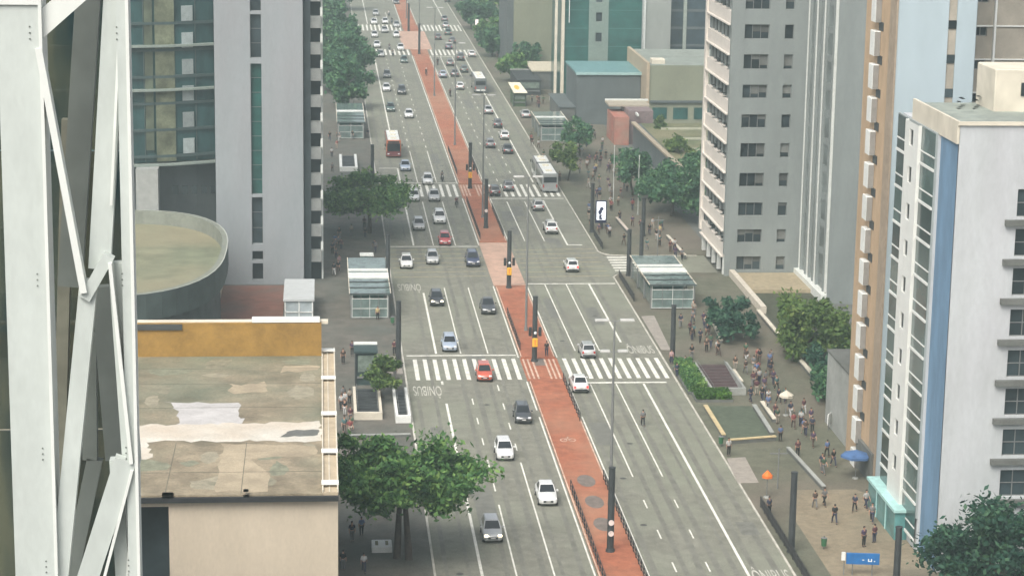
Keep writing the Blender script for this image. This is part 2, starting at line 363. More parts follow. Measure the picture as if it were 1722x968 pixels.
# cyclist emblem painted in the lane
em = MB()
ec = at(955, 741)
def ring(mb, cx, cy, r, wd, z, n=16):
    for i in range(n):
        a, b = 2 * math.pi * i / n, 2 * math.pi * (i + 1) / n
        mb.add([(cx + (r - wd) * math.cos(a), cy + 1.6 * (r - wd) * math.sin(a), z), (cx + r * math.cos(a), cy + 1.6 * r * math.sin(a), z), (cx + r * math.cos(b), cy + 1.6 * r * math.sin(b), z), (cx + (r - wd) * math.cos(b), cy + 1.6 * (r - wd) * math.sin(b), z)], [(0, 1, 2, 3)])
for s in (-1, 1): ring(em, ec.x + s * 0.42, ec.y, 0.36, 0.1, 0.108)
for a, b in (((-.42, 0), (0, .5)), ((0, .5), (.42, 0)), ((-.2, .7), (.25, .9)), ((0, .5), (.1, 1.2))):
    p = Vector((ec.x + a[0], ec.y + a[1], .108)); q = Vector((ec.x + b[0], ec.y + b[1], .108)); nn = (q - p).cross(Vector((0, 0, 1))).normalized() * .06
    em.add([p - nn, q - nn, q + nn, p + nn], [(0, 1, 2, 3)])
struct('cycle_emblem_marking', em, mat('pinkish worn paint', (0.56, 0.40, 0.31)))
def road_text(txt, x0, x1, y0, y1, rot180):
    cu = bpy.data.curves.new('bus_word', 'FONT'); cu.body = txt; cu.size = 1; cu.align_x = 'LEFT'
    t = bpy.data.objects.new('tmp', cu); col.objects.link(t); bpy.context.view_layer.update()
    me = bpy.data.meshes.new_from_object(t.evaluated_get(bpy.context.evaluated_depsgraph_get())); bpy.data.objects.remove(t)
    xs = [v.co.x for v in me.vertices]; ys = [v.co.y for v in me.vertices]
    for v in me.vertices:
        a = (v.co.x - min(xs)) / (max(xs) - min(xs)); b = (v.co.y - min(ys)) / (max(ys) - min(ys))
        if rot180: a, b = 1 - a, 1 - b
        v.co = (x0 + a * (x1 - x0), y0 + b * (y1 - y0), 0.0085)
    me.materials.clear(); me.materials.append(mat('worn lettering paint', (.52, .51, .45), rough=.8, var=.3, scale=2.5, big=.5, bigscale=.4))
    tag(obj('bus_word_marking', me), kind='structure')
road_text('ÔNIBUS', 9.75, 12.75, 229.6, 234.6, True)
road_text('ÔNIBUS', 9.85, 12.8, 281.2, 286.4, True)
road_text('ÔNIBUS', 35.1, 38.1, 248.6, 253.2, False)
road_text('ÔNIBUS', 35.1, 38.2, 171.4, 175.6, False)
# access ramps and paved islands on the pavements
struct('pavement_ramp', MB().prism([tuple(at(1222, 772)[:2]), tuple(at(1253, 770)[:2]), tuple(at(1276, 813)[:2]), tuple(at(1240, 814)[:2])], 0.121, 0.128)
       .rect(6.0, 8.9, 239.5, 247.5, 0.126).prism([tuple(at(1078, 533)[:2]), tuple(at(1100, 532)[:2]), tuple(at(1128, 590)[:2]), tuple(at(1112, 590)[:2])], .121, .127), mat('pale ramp paving', (0.3, 0.27, 0.235), var=0.14, fine=.12))
struct('paved_square', MB().sheet([at(1188, 684)[:2], at(1262, 684)[:2], at(1312, 742)[:2], at(1218, 742)[:2]], 0.128), mat('mossy paving', (0.085, 0.105, 0.07), var=0.2, big=.3, fine=.2))
struct('plaza_paving', MB().prism([(41.5, 120), (54, 120), (54, 186), (49, 196), (43, 196), (41.5, 188)], .1, .124), mat('tan mosaic paving', (0.25, 0.205, 0.14), var=0.15, c2=(0.16, 0.15, 0.11), big=.35, fine=.2))
struct('garden_bed', MB().rect(54.6, 63, 233, 288, 0.16), mat('garden soil', (0.06, 0.065, 0.04), var=.3, fine=.3))
# ================================================================== BUILDINGS
XN, YN, YP, XP = Vector((-1, 0, 0)), Vector((0, -1, 0)), Vector((0, 1, 0)), Vector((1, 0, 0))
def bld(name, label, x, y, cat='building', group=None): return thing(name, label, cat, (x, y, 0), 0, group)
def loc_mb(root):
    """MB whose build() subtracts the root's place, so parts can be given in world coordinates"""
    return MB()
SPLIT = {'mullion', 'spandrel', 'floor_band', 'roof_vents', 'air_conditioner', 'window_row', 'floor_line', 'roof_spout', 'edge_pier', 'shop_fascia', 'curtain_wall', 'gutter_edge', 'spine_cheek', 'roof_edge', 'side_wall', 'roof_rail', 'core', 'frame'}
def put(mb, name, m, root, kind=None):
    if name in SPLIT:
        k = 24 if len(mb.v) % 24 == 0 and len(mb.f) * 24 == len(mb.v) * 18 else 8
        if len(mb.v) > k and len(mb.v) % k == 0 and len(mb.f) * 8 == len(mb.v) * 6:
            for i in range(0, len(mb.v), 8):
                q = MB().add(mb.v[i:i + 8], [(0, 3, 2, 1), (4, 5, 6, 7), (0, 1, 5, 4), (1, 2, 6, 5), (2, 3, 7, 6), (3, 0, 4, 7)]); last = put(q, name, m, root)
            return last
    r = root
    off = Vector((0, 0, 0))
    while r is not None: off += Vector(r.location); r = r.parent
    mb.v = [(p[0] - off.x, p[1] - off.y, p[2] - off.z) for p in mb.v]
    return mb.build(name, m, root)
# ---- R1: white tower with blue painted wall strip, bottom right
wr = mat('off white render', (0.49, 0.515, 0.525), rough=0.8, var=0.05, scale=0.35, c2=(0.46, 0.465, 0.49), bigscale=0.09, big=0.34, stretch=(1, 1, 0.35), fine=.05)
bp = mat('blue wall paint', (0.15, 0.26, 0.39), rough=0.7, var=0.12, scale=0.5, big=0.3, stretch=(1, 1, 0.3))
rf = mat('roof felt grey green', (0.25, 0.28, 0.25), rough=0.9, var=0.15, scale=0.7, big=.4, fine=.1)
teal = mat('teal shop glass', (0.09, 0.24, 0.24), rough=0.2, var=0.25, scale=0.5)
b = bld('apartment_tower', 'pale apartment tower with a blue wall strip and white window spine, nearest on the right', 50.25, 173.2)
put(MB().box(50.3, 78, 173.85, 187, 0, 36.6).box(50.3, 78, 187.01, 190.9, 0, 35.7), 'core', wr, b)
w1 = MB()
Zt = 37.2
hol = []
lv = [26.3, 23.1, 19.71, 16.34, 13.14, 9.72, 6.27, 29.5]
for z in lv: hol.append((5.0, 10.5, z + 0.55 - 0.25, z + 2.55))
wall(b, (0, 0, 0), XP, YN, 27.75, Zt, hol, wr, 0.3, 'front_wall')
for i, h in enumerate(hol):
    window(b, (0, 0, 0), XP, YN, h, glass_d, grey_m, 0.3, 5, 2)
for z in lv: put(MB().box(54.3, 62, 172.75, 173.15, z - 0.36, z + 0.10), 'ledge', concrete_d, b)
wall(b, (0.0, 0.2, 0), YP, XN, 5.0, Zt, [], bp, 0.3, 'painted_strip', a0=0.02)
put(MB().box(50.02, 50.28, 178.4, 190.9, 0, Zt - 1.6), 'side_wall', wr, b)
put(MB().box(50.05, 50.28, 173.2, 187, Zt - 1.55, Zt + .25).box(50.05, 78, 173.02, 173.19, Zt - 0.05, Zt + .25), 'parapet', cream, b)
put(MB().rect(50.29, 78, 173.3, 187, Zt - .1), 'roof', rf, b)
# glazed bay, floor by floor
bay = MB().box(49.86, 50.015, 178.45, 190.8, 3.0, 35.75)
put(bay, 'bay', mat('bay frame grey', (0.3, 0.33, 0.33), var=.08), b)
sp = MB(); gl1 = MB()
fl = [34.23 - 3.155 * i for i in range(11)]
holes = [(0.0, 0, 0, 0)]
pan = []
for i, z in enumerate(fl):
    for (y0, y1) in ((178.6, 182.85), (187.15, 190.7)):
        sp.box(49.74, 49.856, y0, y1, z - 1.72, z - 1.50).box(49.78, 49.856, y0, y1, z - 0.62, z - 0.50)
put(sp, 'floor_band', white_p, b)
for i, z in enumerate(fl):
    for (y0, y1) in ((178.6, 182.85), (187.15, 190.7)):
        put(MB().box(49.82, 49.857, y0 + .02, y1 - .02, z - 1.49, z + 1.42), 'window', mat('bay glass', (0.06, 0.095, 0.09), rough=.15, var=.3, scale=.3, rand=.5), b)
stripo = wall(b, (-0.7, 9.75, 0), YP, XN, 4.15, 35.7, [(1.55, 2.75, z - .55, z + .85) for z in fl[:-1]], white_p, 0.25, 'window_spine', z0=2.2)
for z in fl[:-1]: window(b, (-0.7, 9.75, 0), YP, XN, (1.55, 2.75, z - .55, z + .85), glass_d, grey_m, 0.25, 1, 1, fw=.05)
put(MB().box(49.55, 50.01, 182.9, 182.96, 2.2, 35.7).box(49.55, 50.01, 187.1, 187.16, 2.2, 35.7), 'spine_cheek', white_p, b)
put(MB().box(48.9, 50.0, 181.5, 191.0, 0.12, 2.6), 'shopfront', teal, b)
put(MB().box(48.75, 50.0, 181.3, 191.2, 2.6, 2.85).box(48.83, 48.9, 184.5, 184.65, .12, 2.6).box(48.83, 48.9, 187.8, 187.95, .12, 2.6), 'shop_fascia', mat('pale aqua', (0.36, 0.58, 0.56), var=.1), b)
h = put(MB().bbox(55.4, 70, 181.5, 186.8, Zt - .1, 40.6, .08), 'roof_house', cream, b)
put(MB().box(57.6, 58.5, 181.42, 181.55, 38.4, 39.5), 'window', glass_d, b)
t_ = MB()
for i in range(7): t_.bbox(52.8 + i * 0.45, 53.1 + i * .45, 183 + (i % 3), 183.6 + (i % 3), Zt - .1, Zt + .5 + .2 * (i % 2), .03)
put(t_, 'roof_vents', grey_m, b)
# ---- R2: orange sided building with pale blue front and white boxed bays
lb = mat('pale blue render', (0.39, 0.47, 0.51), rough=.8, var=.04, scale=.3, big=.18, stretch=(1, 1, .3))
orange = mat('orange brick', (0.46, 0.33, 0.21), rough=.85, var=.1, scale=.8, big=.25, stretch=(1, 1, .5), fine=.06)
tan = mat('tan panel', (0.36, 0.325, 0.27), rough=.8, var=.12, scale=.5, big=.3, fine=.05)
b = bld('office_tower', 'slim tower with orange side carrying white boxed bays and a pale blue front', 51, 197.4)
put(MB().box(51.2, 58.3, 197.6, 209, 0, 72), 'core', lb, b)
wall(b, (0, 0, 0), XP, YN, 7.2, 72, [(4.68, 5.45, 1, 71)], lb, .4, 'front_wall')
sl_ = MB().box(55.69, 56.44, 197.55, 197.7, 1, 71)
put(sl_, 'slot_panel', tan, b)
for z in [36.2 + 3.05 * i - 3.05 * 4 for i in range(9)]: put(MB().box(55.7, 56.43, 197.45, 197.54, z, z + .75), 'window', glass_d, b)
wall(b, (0, .2, 0), YP, XN, 11.2, 72, [], orange, .2, 'side_wall', a0=.02)
put(MB().box(50.93, 51.1, 197.34, 199.6, 0, 72), 'corner_pier', mat('brown pier', (0.34, .27, .20), var=.12, big=.3), b)
for i in range(16):
    z = 44.55 - 3.06 * i
    if z < 1.5: break
    bx = put(MB().bbox(50.42, 50.99, 202.9, 204.6, z - 2.25, z, .04), 'bay', white_p, b)
    put(MB().box(50.955, 50.995, 202.0, 203.6, z - 3.0, z - 2.2), 'window', dark_m, b)
    put(MB().box(50.44, 50.95, 202.86, 202.898, z - 2.2, z - 0.05), 'bay_shade_end', mat('shaded bay end', (0.25, 0.24, 0.225), var=.1), bx)  # grey end face: the bay's shaded side put into its colour
put(MB().box(50.7, 51, 197.6, 203.5, 0.12, 3.0), 'shopfront', concrete_d, b)
# ---- R4: beige tower behind it
b = bld('office_tower', 'beige tower with thin white sill lines, top right corner behind the flat roof', 58.4, 206)
HZ = [44.0 - 3.1 * i for i in range(9)] + [47.1, 50.2]
put(MB().box(58.4, 80, 206.6, 222, 0, 60), 'core', tan, b)
wall(b, (0, 0, 0), XP, YN, 21, 60, [(0.3, 3.4, z - .1, z + .75) for z in HZ if z > 25] , tan, .25, 'front_wall')
for z in HZ:
    if z > 25:
        window(b, (0, 0, 0), XP, YN, (0.3, 3.4, z - .1, z + .75), glass_d, grey_m, .25, 5, 1)
        put(MB().box(58.45, 66, 205.86, 206.02, z + .78, z + .9), 'sill', white_p, b)
put(MB().box(62.35, 62.55, 205.6, 206, 20, 60), 'downpipe', white_p, b)
# ---- R3: ribbed tower
rib_m = mat('rib white', (0.66, 0.68, 0.65), var=.06, big=.15)
gwall = mat('cool grey render', (0.225, 0.25, 0.245), rough=.8, var=.06, scale=.4, big=.28, stretch=(1, 1, .3), fine=.05)
b = bld('office_tower', 'tall grey tower with white vertical ribs set back behind the garden', 63.4, 273.4)
put(MB().box(63.7, 90, 273.6, 299.4, 0, 72), 'core', gwall, b)
wall(b, (0, 0, 0), XP, YN, 26, 72, [], gwall, .2, 'front_wall')
yr = [274.6, 280.9, 285.3, 290.3, 294.4, 298.9]
put(MB().box(63.62, 63.72, 273.6, 299.3, 1.2, 72), 'glass_wall', mat('ribbed glass wall', (0.15, 0.175, 0.17), rough=.3, var=.35, scale=.25, stretch=(1, .3, 1), big=.3), b)
for y in yr: put(MB().box(63.3, 63.7, y - .12, y + .12, 0.2, 72), 'rib', rib_m, b)
for i in range(5):
    put(MB().box(63.3, 63.66, yr[i] + .9, yr[i] + 1.35, 1.2, 72).box(63.3, 63.66, yr[i + 1] - 1.2, yr[i + 1] - .8, 1.2, 72), 'mullion', gwall, b)
    f = MB()
    for kz in range(20): f.box(63.56, 63.65, yr[i] + 1.4, yr[i + 1] - 1.25, 2 + kz * 3.5, 2.9 + kz * 3.5)
    put(f, 'spandrel', gwall, b)
put(MB().box(62.7, 63.68, 273.5, 299.3, 0, 1.2), 'plinth', rib_m, b)
# ---- A: grey tower with big windows and balconies
b = bld('office_tower', 'grey tower with wide dark windows on its front and cream balcony bands facing the avenue', 53.3, 290.3)
HA = 70
wz = [(35.7, 36.62), (31.55, 33.45), (27.62, 29.57), (23.8, 25.6), (19.9, 21.7), (16.0, 17.9), (12.1, 13.95), (8.2, 10.0), (4.6, 6.4), (0.9, 2.75)]
wz[0] = (35.4, 37.3)
wz = [(39.3 + 3.9 * i, 41.2 + 3.9 * i) for i in range(2)] + wz
hol = [(1.65, 4.9, z0, z1) for z0, z1 in wz] + [(6.95, 8.15, z0, z1) for z0, z1 in wz]
put(MB().box(53.9, 75, 290.8, 309, 0.2, HA), 'core', gwall, b)
fw_ = wall(b, (0, 0, 0), XP, YN, 21.5, HA, hol, gwall, .4, 'front_wall', z0=-.1)
br_ = random.Random(5)
for hh in hol:
    window(b, (0, 0, 0), XP, YN, hh, glass_d, grey_m, .4, 3 if hh[0] < 3 else 1, 1)
    n3 = 3 if hh[0] < 3 else 1
    for q in range(n3):
        if br_.random() < .45:
            a_ = 53.3 + hh[0] + (hh[1] - hh[0]) * q / n3; c_ = 53.3 + hh[0] + (hh[1] - hh[0]) * (q + 1) / n3; dz = (hh[3] - hh[2]) * br_.uniform(.2, .75)
            put(MB().box(a_ + .06, c_ - .06, 290.3 + .372, 290.3 + .388, hh[3] - .07 - dz, hh[3] - .07), 'blind', mat('blind grey', (.13, .135, .125), var=.15, rand=.5), b)
creamb = mat('cream balcony band', (0.68, 0.63, 0.57), var=.06, big=.15)
put(MB().box(53.25, 53.9, 290.32, 291.2, 3.0, HA), 'corner_pier', gwall, b)
put(MB().box(53.0, 53.5, 308.3, 309.4, 3.0, HA), 'end_fin', creamb, b)
put(MB().box(53.85, 53.95, 291.2, 308.3, 3, HA), 'window_band', glass_d, b)
for i in range(14):
    z = 3.0 + i * 3.9 - 1.2 + .35
    if i == 0: z = 2.6
    put(MB().box(53.22, 53.84, 291.2, 308.3, z + .1, z + 1.75), 'balcony_band', creamb, b)
    put(MB().box(52.95, 53.84, 291.2, 308.3, z - .12, z + .08), 'balcony_ledge', creamb, b)
    mu = MB()
    for k in range(7): mu.box(53.6, 53.84, 291.2 + k * 2.75, 291.5 + k * 2.75, z + 1.75, z + 3.8)
    put(mu, 'mullion', gwall, b)
    if i % 2 == 0 or i in (1, 3, 5):
        ac = MB()
        for k in range(3): ac.bbox(53.2, 53.8, 292.5 + k * 4.4 + (i % 3), 293.4 + k * 4.4 + (i % 3), z + 1.75, z + 2.3, .04)
        put(ac, 'air_conditioner', mat('pale unit', (.55, .55, .52)), b)
for k in range(5): put(MB().box(53.3, 53.8, 291.3 + k * 4.1, 291.8 + k * 4.1, 0, 2.5), 'column', rib_m, b)
put(MB().box(53.9, 54.4, 290.6, 308.9, 0, 2.5), 'lobby_glass', glass_d, b)
# front terrace between the tower and the garden
t2 = bld('terrace', 'low tan terrace with pale coping in front of the grey tower', 55, 280, 'terrace')
put(MB().box(54.7, 63, 279.5, 290.1, 0, .6), 'deck', mat('tan deck', (.36, .30, .2), var=.15, big=.3), t2)
put(MB().box(54.0, 54.7, 268, 290.2, 0, 1.0), 'coping_wall', mat('pale coping', (.55, .5, .42), var=.1), t2)
gw = bld('garden_wall', 'long low wall with white coping between the pavement and the garden', 53.6, 250, 'wall')
put(MB().box(53.5, 53.8, 226, 267.9, 0, .55), 'wall', concrete_d, gw)
put(MB().box(53.42, 53.88, 226, 267.9, .55, .68), 'coping', cream, gw)
hw = bld('rubble_wall', 'pale broken garden structure beside the foot of the orange building', 56.4, 222, 'wall')
mbr = MB()
for i in range(26):
    x = 54.6 + rnd.random() * 3.4; y = 219 + rnd.random() * 9; s_ = .4 + rnd.random() * .7
    mbr.bbox(x, x + s_ * 1.4, y, y + s_ * 1.2, .1, .5 + rnd.random() * 1.5, .08)
put(mbr, 'rocks', cream, hw)
put(MB().box(55.2, 58.2, 221.3, 221.7, 0.1, 1.4), 'slab', concrete_d, hw)
pb = bld('plain_wall_block', 'plain grey block wall standing against the orange tower', 51.5, 209, 'wall')
put(MB().box(51.2, 56, 209.3, 219, 0, 7.5), 'wall', concrete, pb); put(MB().box(51.1, 56.1, 209.25, 219.1, 7.5, 7.7), 'coping', concrete_d, pb)
# ---- far right blocks
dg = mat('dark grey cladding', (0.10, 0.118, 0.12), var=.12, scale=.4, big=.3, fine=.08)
tealroof = mat('teal sheet roof', (0.13, 0.26, 0.27), rough=.6, var=.12, scale=.6, stretch=(4, .3, 1), big=.2)
b = bld('shop_block', 'dark grey windowless shop block under a teal sheet roof', 49.2, 431)
put(MB().box(49.2, 61.6, 431, 450, 0, 9.9), 'wall', dg, b)
put(MB().box(49.0, 61.8, 430.8, 450.3, 9.9, 10.2), 'roof', tealroof, b)
put(MB().box(49.0, 61.8, 430.62, 430.79, 9.75, 10.28), 'roof_edge', mat('pale teal edge', (.3, .45, .44)), b)
put(MB().box(46.2, 49.15, 432, 452, 0, 3.2), 'annex', concrete_d, b)
put(MB().box(45.9, 49.17, 431.8, 452.2, 3.2, 3.4), 'annex_canopy', dg, b)
# green glass tower
Y = 459
x0, _ = onY(948, 50, Y); x1, _ = onY(990, 50, Y); x2, _ = onY(1023, 50, Y); x3, _ = onY(1079, 50, Y); x4, _ = onY(1086, 50, Y); x5, _ = onY(1129, 50, Y)
ggw = mat('green tower curtain wall', (0.025, 0.105, 0.092), rough=.2, var=.3, scale=.35, big=.2, stretch=(.6, 1, 1))
b = bld('office_tower', 'green glass tower with a grey spine of small windows rising behind the teal roof', x0, Y)
put(MB().box(x0, x1, Y, Y + 24, 0, 62), 'curtain_wall', ggw, b)
put(MB().box(x2, x3, Y, Y + 24, 0, 62), 'curtain_wall', ggw, b)
spn = mat('grey green spine', (0.19, 0.25, 0.22), var=.08, big=.2)
hz = [26.3 - 4.08 * i for i in range(4)] + [30.4, 34.5]
wz_ = [(0.35 * (x2 - x1), .68 * (x2 - x1), z - .95, z + .95) for z in (onY(1007, 63, Y)[1], onY(1007, 29, Y)[1], onY(1007, -3, Y)[1])]
put(MB().box(x1 + .01, x2 - .01, Y + .5, Y + 24, 0, 62), 'core', spn, b)
wall(b, (x1 - x0, -.05, 0), XP, YN, x2 - x1, 62, wz_, spn, .3, 'spine')
for hh in wz_: window(b, (x1 - x0, -.05, 0), XP, YN, hh, glass_d, grey_m, .3, 1, 1)
fm = MB()
for k in range(16):
    z = 1 + k * 3.7
    fm.box(x0, x1 - .02, Y - .05, Y - .004, z, z + .12).box(x2 + .02, x3, Y - .05, Y - .004, z, z + .12)
put(fm, 'floor_line', mat('green mullion', (.05, .16, .14)), b)
put(MB().box(onY(933, 50, Y)[0], onY(937, 50, Y)[0], Y - .5, Y + .5, 0, 62).box(onY(944, 50, Y)[0], onY(949, 50, Y)[0], Y - .5, Y + .5, 0, 62), 'edge_pier', cream, b)
put(MB().box(onY(956, 50, Y)[0], onY(957.3, 50, Y)[0], Y - .3, Y - .06, 17, 62), 'pipe', rib_m, b)
b = bld('office_tower', 'plain grey windowless tower between the green glass tower and the dark glass tower', x4, 462)
put(MB().box(x3 + .02, x5, 460, 485, 0, 62), 'wall', mat('plain grey wall', (0.3, .32, .30), var=.06, big=.3, stretch=(1, 1, .3), fine=.05), b)
put(MB().box(x3 + .02, x3 + .9, 459.7, 459.99, 0, 62), 'edge_strip', rib_m, b)
b = bld('office_tower', 'dark glass tower with one pale vertical strip behind the cream balconies', x5 + .2, 464)
put(MB().box(x5 + .1, x5 + 14, 463, 490, 0, 62), 'curtain_wall', mat('dark curtain wall', (0.035, 0.055, 0.068), rough=.2, var=.4, scale=.3, rand=.2), b)
put(MB().box(x5 + 3.0, x5 + 3.7, 462.6, 463, 0, 62), 'pale_strip', mat('pale strip', (.3, .34, .3)), b)
fm = MB()
for k in range(17): fm.box(x5 + .1, x5 + 14, 462.93, 462.99, 1 + 3.6 * k, 1.5 + 3.6 * k)
put(fm, 'floor_line', dg, b)
b = bld('apartment_tower', 'blank beige tower with a dark grey left side, left of the green glass tower', 49, 520)
xa, _ = onY(864, 50, 520); xb_, _ = onY(932, 50, 520)
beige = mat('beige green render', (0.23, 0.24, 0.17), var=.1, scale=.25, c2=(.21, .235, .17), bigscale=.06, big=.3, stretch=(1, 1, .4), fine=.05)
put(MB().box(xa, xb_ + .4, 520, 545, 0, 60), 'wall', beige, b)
put(MB().box(xa - 1.5, xa - .01, 521, 545, 0, 60), 'side_wall', dg, b)  # left side wall in a darker grey than the front
b = bld('low_shop', 'low shop with a flat cream roof in front of the beige tower', 46, 470)
c = [at(893, 104, 4.2), at(946, 103, 4.2), at(948, 119, 4.2), at(905, 120, 4.2)]
put(MB().prism([(45.8, c[2].y), (50.2, c[2].y), (51.2, c[0].y), (45.9, c[0].y)], 0, 4.0), 'wall', concrete_d, b)
put(MB().prism([(45.4, c[2].y - .3), (50.4, c[2].y - .3), (51.4, c[0].y), (45.4, c[0].y)], 4.0, 4.3), 'roof', mat('cream roof', (.55, .5, .38), var=.1), b)
put(MB().bbox(50.6, 52.6, 452, 460, 0, 5.6, .1), 'side_block', cream, b)
# tan low building, garden roof and red walled pavilion
b = bld('low_office', 'olive green low office block with a tan end wall beside the teal roofed shop', 62, 424)
xq, zq = onY(1108, 110, 424)
put(MB().box(62.3, 86, 424, 452, 0, zq), 'wall', beige, b)
put(MB().box(61.7, 62.28, 423.8, 452, 0, zq + .5), 'end_wall', mat('tan end wall', (.42, .34, .24), var=.12, big=.2), b)
put(MB().rect(62.35, 86, 424, 452, zq + .01), 'roof', rf, b)
put(MB().bbox(63, 65.5, 426, 429, zq, zq + .9, .05), 'roof_vent', cream, b)
gb = MB()
for k in range(5): gb.box(63 + k * 4, 65.8 + k * 4, 423.9, 424.02, 2.2, 4.4)
put(gb, 'window_row', glass_g, b)
put(MB().box(62.5, 86, 423.5, 423.98, 5.4, 5.8), 'ledge', dg, b)
b = bld('pavilion', 'low pavilion with a red end wall before the dark shop block', 53.5, 410)
redw = mat('red terracotta wall', (.40, .14, .10), var=.15, c2=(.36, .24, .19), bigscale=.2, big=.3)
put(MB().box(53.3, 56.0, 405, 416, 0, 5.2), 'red_wall', redw, b)
put(MB().box(56.02, 60.5, 406, 418, 0, 6.2), 'wall', mat('mauve wall', (.2, .15, .15), var=.15), b)
put(MB().box(53.1, 60.7, 412, 418.3, 6.2, 6.5), 'roof', mat('tan roof', (.36, .32, .25), var=.1), b)
put(MB().box(53.2, 61.3, 418.3, 418.8, 6.4, 6.75).box(57.2, 57.5, 403.2, 412, 5.6, 6.0), 'roof_edge', rib_m, b)
b = bld('garden_terrace', 'raised terrace with grass on top behind a tan retaining wall', 56, 380, 'terrace')
put(MB().prism([(57.5, 346), (90, 346), (90, 404), (56.6, 404)], 0, 4.2), 'retaining_wall', dg, b)
put(MB().prism([(57.1, 345.6), (57.9, 345.6), (57.0, 404), (56.2, 404)], 4.2, 4.55), 'coping', mat('tan coping', (.36, .3, .22), var=.15), b)
put(MB().rect(57.9, 90, 346, 404, 4.24), 'lawn', mat('terrace lawn', (.11, .125, .06), var=.3, scale=.5, c2=(.2, .18, .1), bigscale=.09, fine=.2), b)
for yy in (372, 384, 396): put(MB().box(60.5, 90, yy, yy + .35, 4.25, 4.6), 'garden_kerb', mat('pale garden kerb', (.42, .42, .33), var=.15), b)
# ---- LEFT SIDE: grey slab tower
sg = mat('smooth pale grey render', (0.275, 0.30, 0.315), rough=.75, var=.06, scale=.3, c2=(.28, .28, .295), bigscale=.08, big=.2, stretch=(1, 1, .3), fine=.05)
b = bld('office_tower', 'pale grey slab tower with one dark vertical window slot, left of the avenue', -7.5, 286.4)
put(MB().box(-13.3, -2.2, 287.2, 312, 0, 72), 'core', sg, b)
Zs = [(3.2, 4.4), (5.3, 11.4), (11.75, 28.5), (29.2, 34.7), (35.1, 52), (52.6, 71)]
wall(b, (-13.35 + 7.5, 0, 0), XP, YN, 11.2, 72, [(4.55, 5.95, z0, z1) for z0, z1 in Zs] + [(4.55, 5.95, .6, 2.8)], sg, .8, 'front_wall')
for z0, z1 in Zs + [(.6, 2.8)]:
    window(b, (-13.35 + 7.5, 0, 0), XP, YN, (4.55, 5.95, z0, z1), glass_g if z0 in (11.75,) else glass_d, grey_m, .7, 1, max(1, int((z1 - z0) / 1.75)), fw=.05)
put(MB().box(-13.35, -13.31, 286.4, 312, 0, 72).box(-2.19, -2.15, 286.4, 312, 0, 72), 'side_wall', sg, b)
b2 = bld('apartment_tower', 'dark tower side with a stack of square pale balconies beside the grey slab tower', -1, 290)
put(MB().box(-2.1, -1.25, 288, 318, 0, 72), 'wall', mat('dark side wall', (.055, .072, .08), var=.25, scale=.4), b2)
put(MB().box(-1.24, .05, 289.3, 318, 0, 72), 'window_wall', glass_d, b2)
pbal = mat('balcony panel', (.25, .26, .25), var=.1)
for i in range(18):
    z = 2.6 + 3.36 * i
    put(MB().box(-1.42, .08, 288.2, 289.25, z, z + 1.5), 'balcony', pbal, b2)
    put(MB().box(.0, .3, 288.4, 288.7, z + 1.5, z + 2.6), 'bracket', rib_m, b2)
put(MB().box(.1, .32, 289.4, 289.6, 0, 72), 'drainpipe', rib_m, b2)
# ---- glass tower with curved floors + drum podium
cgl = mat('curved curtain wall', (0.028, 0.07, 0.072), rough=.15, var=.5, scale=.3, stretch=(1, 1, .4))
b = bld('office_tower', 'dark curved glass tower with thin pale floor edges behind the white truss', -28, 312)
ca, cy_, cr_ = -29.0, 318.0, 30.5
def arc(r, x0, x1, n=14):
    pts = []
    for i in range(n + 1):
        x = x0 + (x1 - x0) * i / n; pts.append((x, cy_ - math.sqrt(max(0.01, r * r - (x - ca) ** 2))))
    return pts
def arc_prism(mb, r, x0, x1, z0, z1, back=330, n=14):
    p = arc(r, x0, x1, n); return mb.prism(p + [(x1, back), (x0, back)], z0, z1)
put(arc_prism(MB(), cr_ - 2.6, -50, -13.5, 0, 15.0), 'ground_storeys', dg, b)
put(arc_prism(MB(), cr_ - 1.0, -50, -13.5, 15.4, 72), 'curtain_wall', cgl, b)
edge = mat('pale floor edge', (.22, .26, .235))
for z in (15.0, 24.6, 30.2, 39.6, 48.5): put(arc_prism(MB(), cr_ + .0, -50, -13.4, z, z + .26), 'floor_edge', edge, b)
ol = mat('olive wall panel', (.14, .155, .10), var=.35, scale=.5, big=.5, fine=.2)
def strip(r, xa, xb2, z0, z1, m, nm): put(arc_prism(MB(), r, xa, xb2, z0, z1, back=300, n=4), nm, m, b)
strip(cr_ - .7, -20.9, -18.5, 15.5, 72, ol, 'panel_strip'); strip(cr_ - .78, -22.2, -21.2, 17, 72, mat('dim olive strip', (.09, .11, .075), var=.3, scale=.5, big=.4), 'panel_strip')
for k in range(16):
    strip(cr_ - .62, -17.6, -16.2, 16.4 + 3.4 * k, 18.3 + 3.4 * k, mat('grey spandrel', (.27, .31, .31), var=.12, rand=.4), 'spandrel_block')
fm = MB()
for k in range(16): arc_prism(fm, cr_ - .66, -50, -13.5, 16 + 3.4 * k, 16.35 + 3.4 * k)
put(fm, 'floor_line', mat('dim floor line', (.045, .075, .075)), b)
fm = MB()
for k in range(11):
    x = -48 + k * 3.2; y = cy_ - math.sqrt((cr_ - .9) ** 2 - (x - ca) ** 2); fm.box(x, x + .12, y - .06, y + .4, 15.4, 72)
put(fm, 'mullion', mat('dim mullion', (.045, .07, .07)), b)
put(MB().box(-23.4, -20.6, 286.2, 289, 0, 15), 'column', mat('grey column', (.3, .31, .3), var=.1), b)
fm = MB()
for k in range(5): fm.box(-19 + k * 1.2, -18.3 + k * 1.2, 289.6 + .2 * k, 290.6, 11.2, 12.2)
put(fm, 'window_row', glass_d, b)
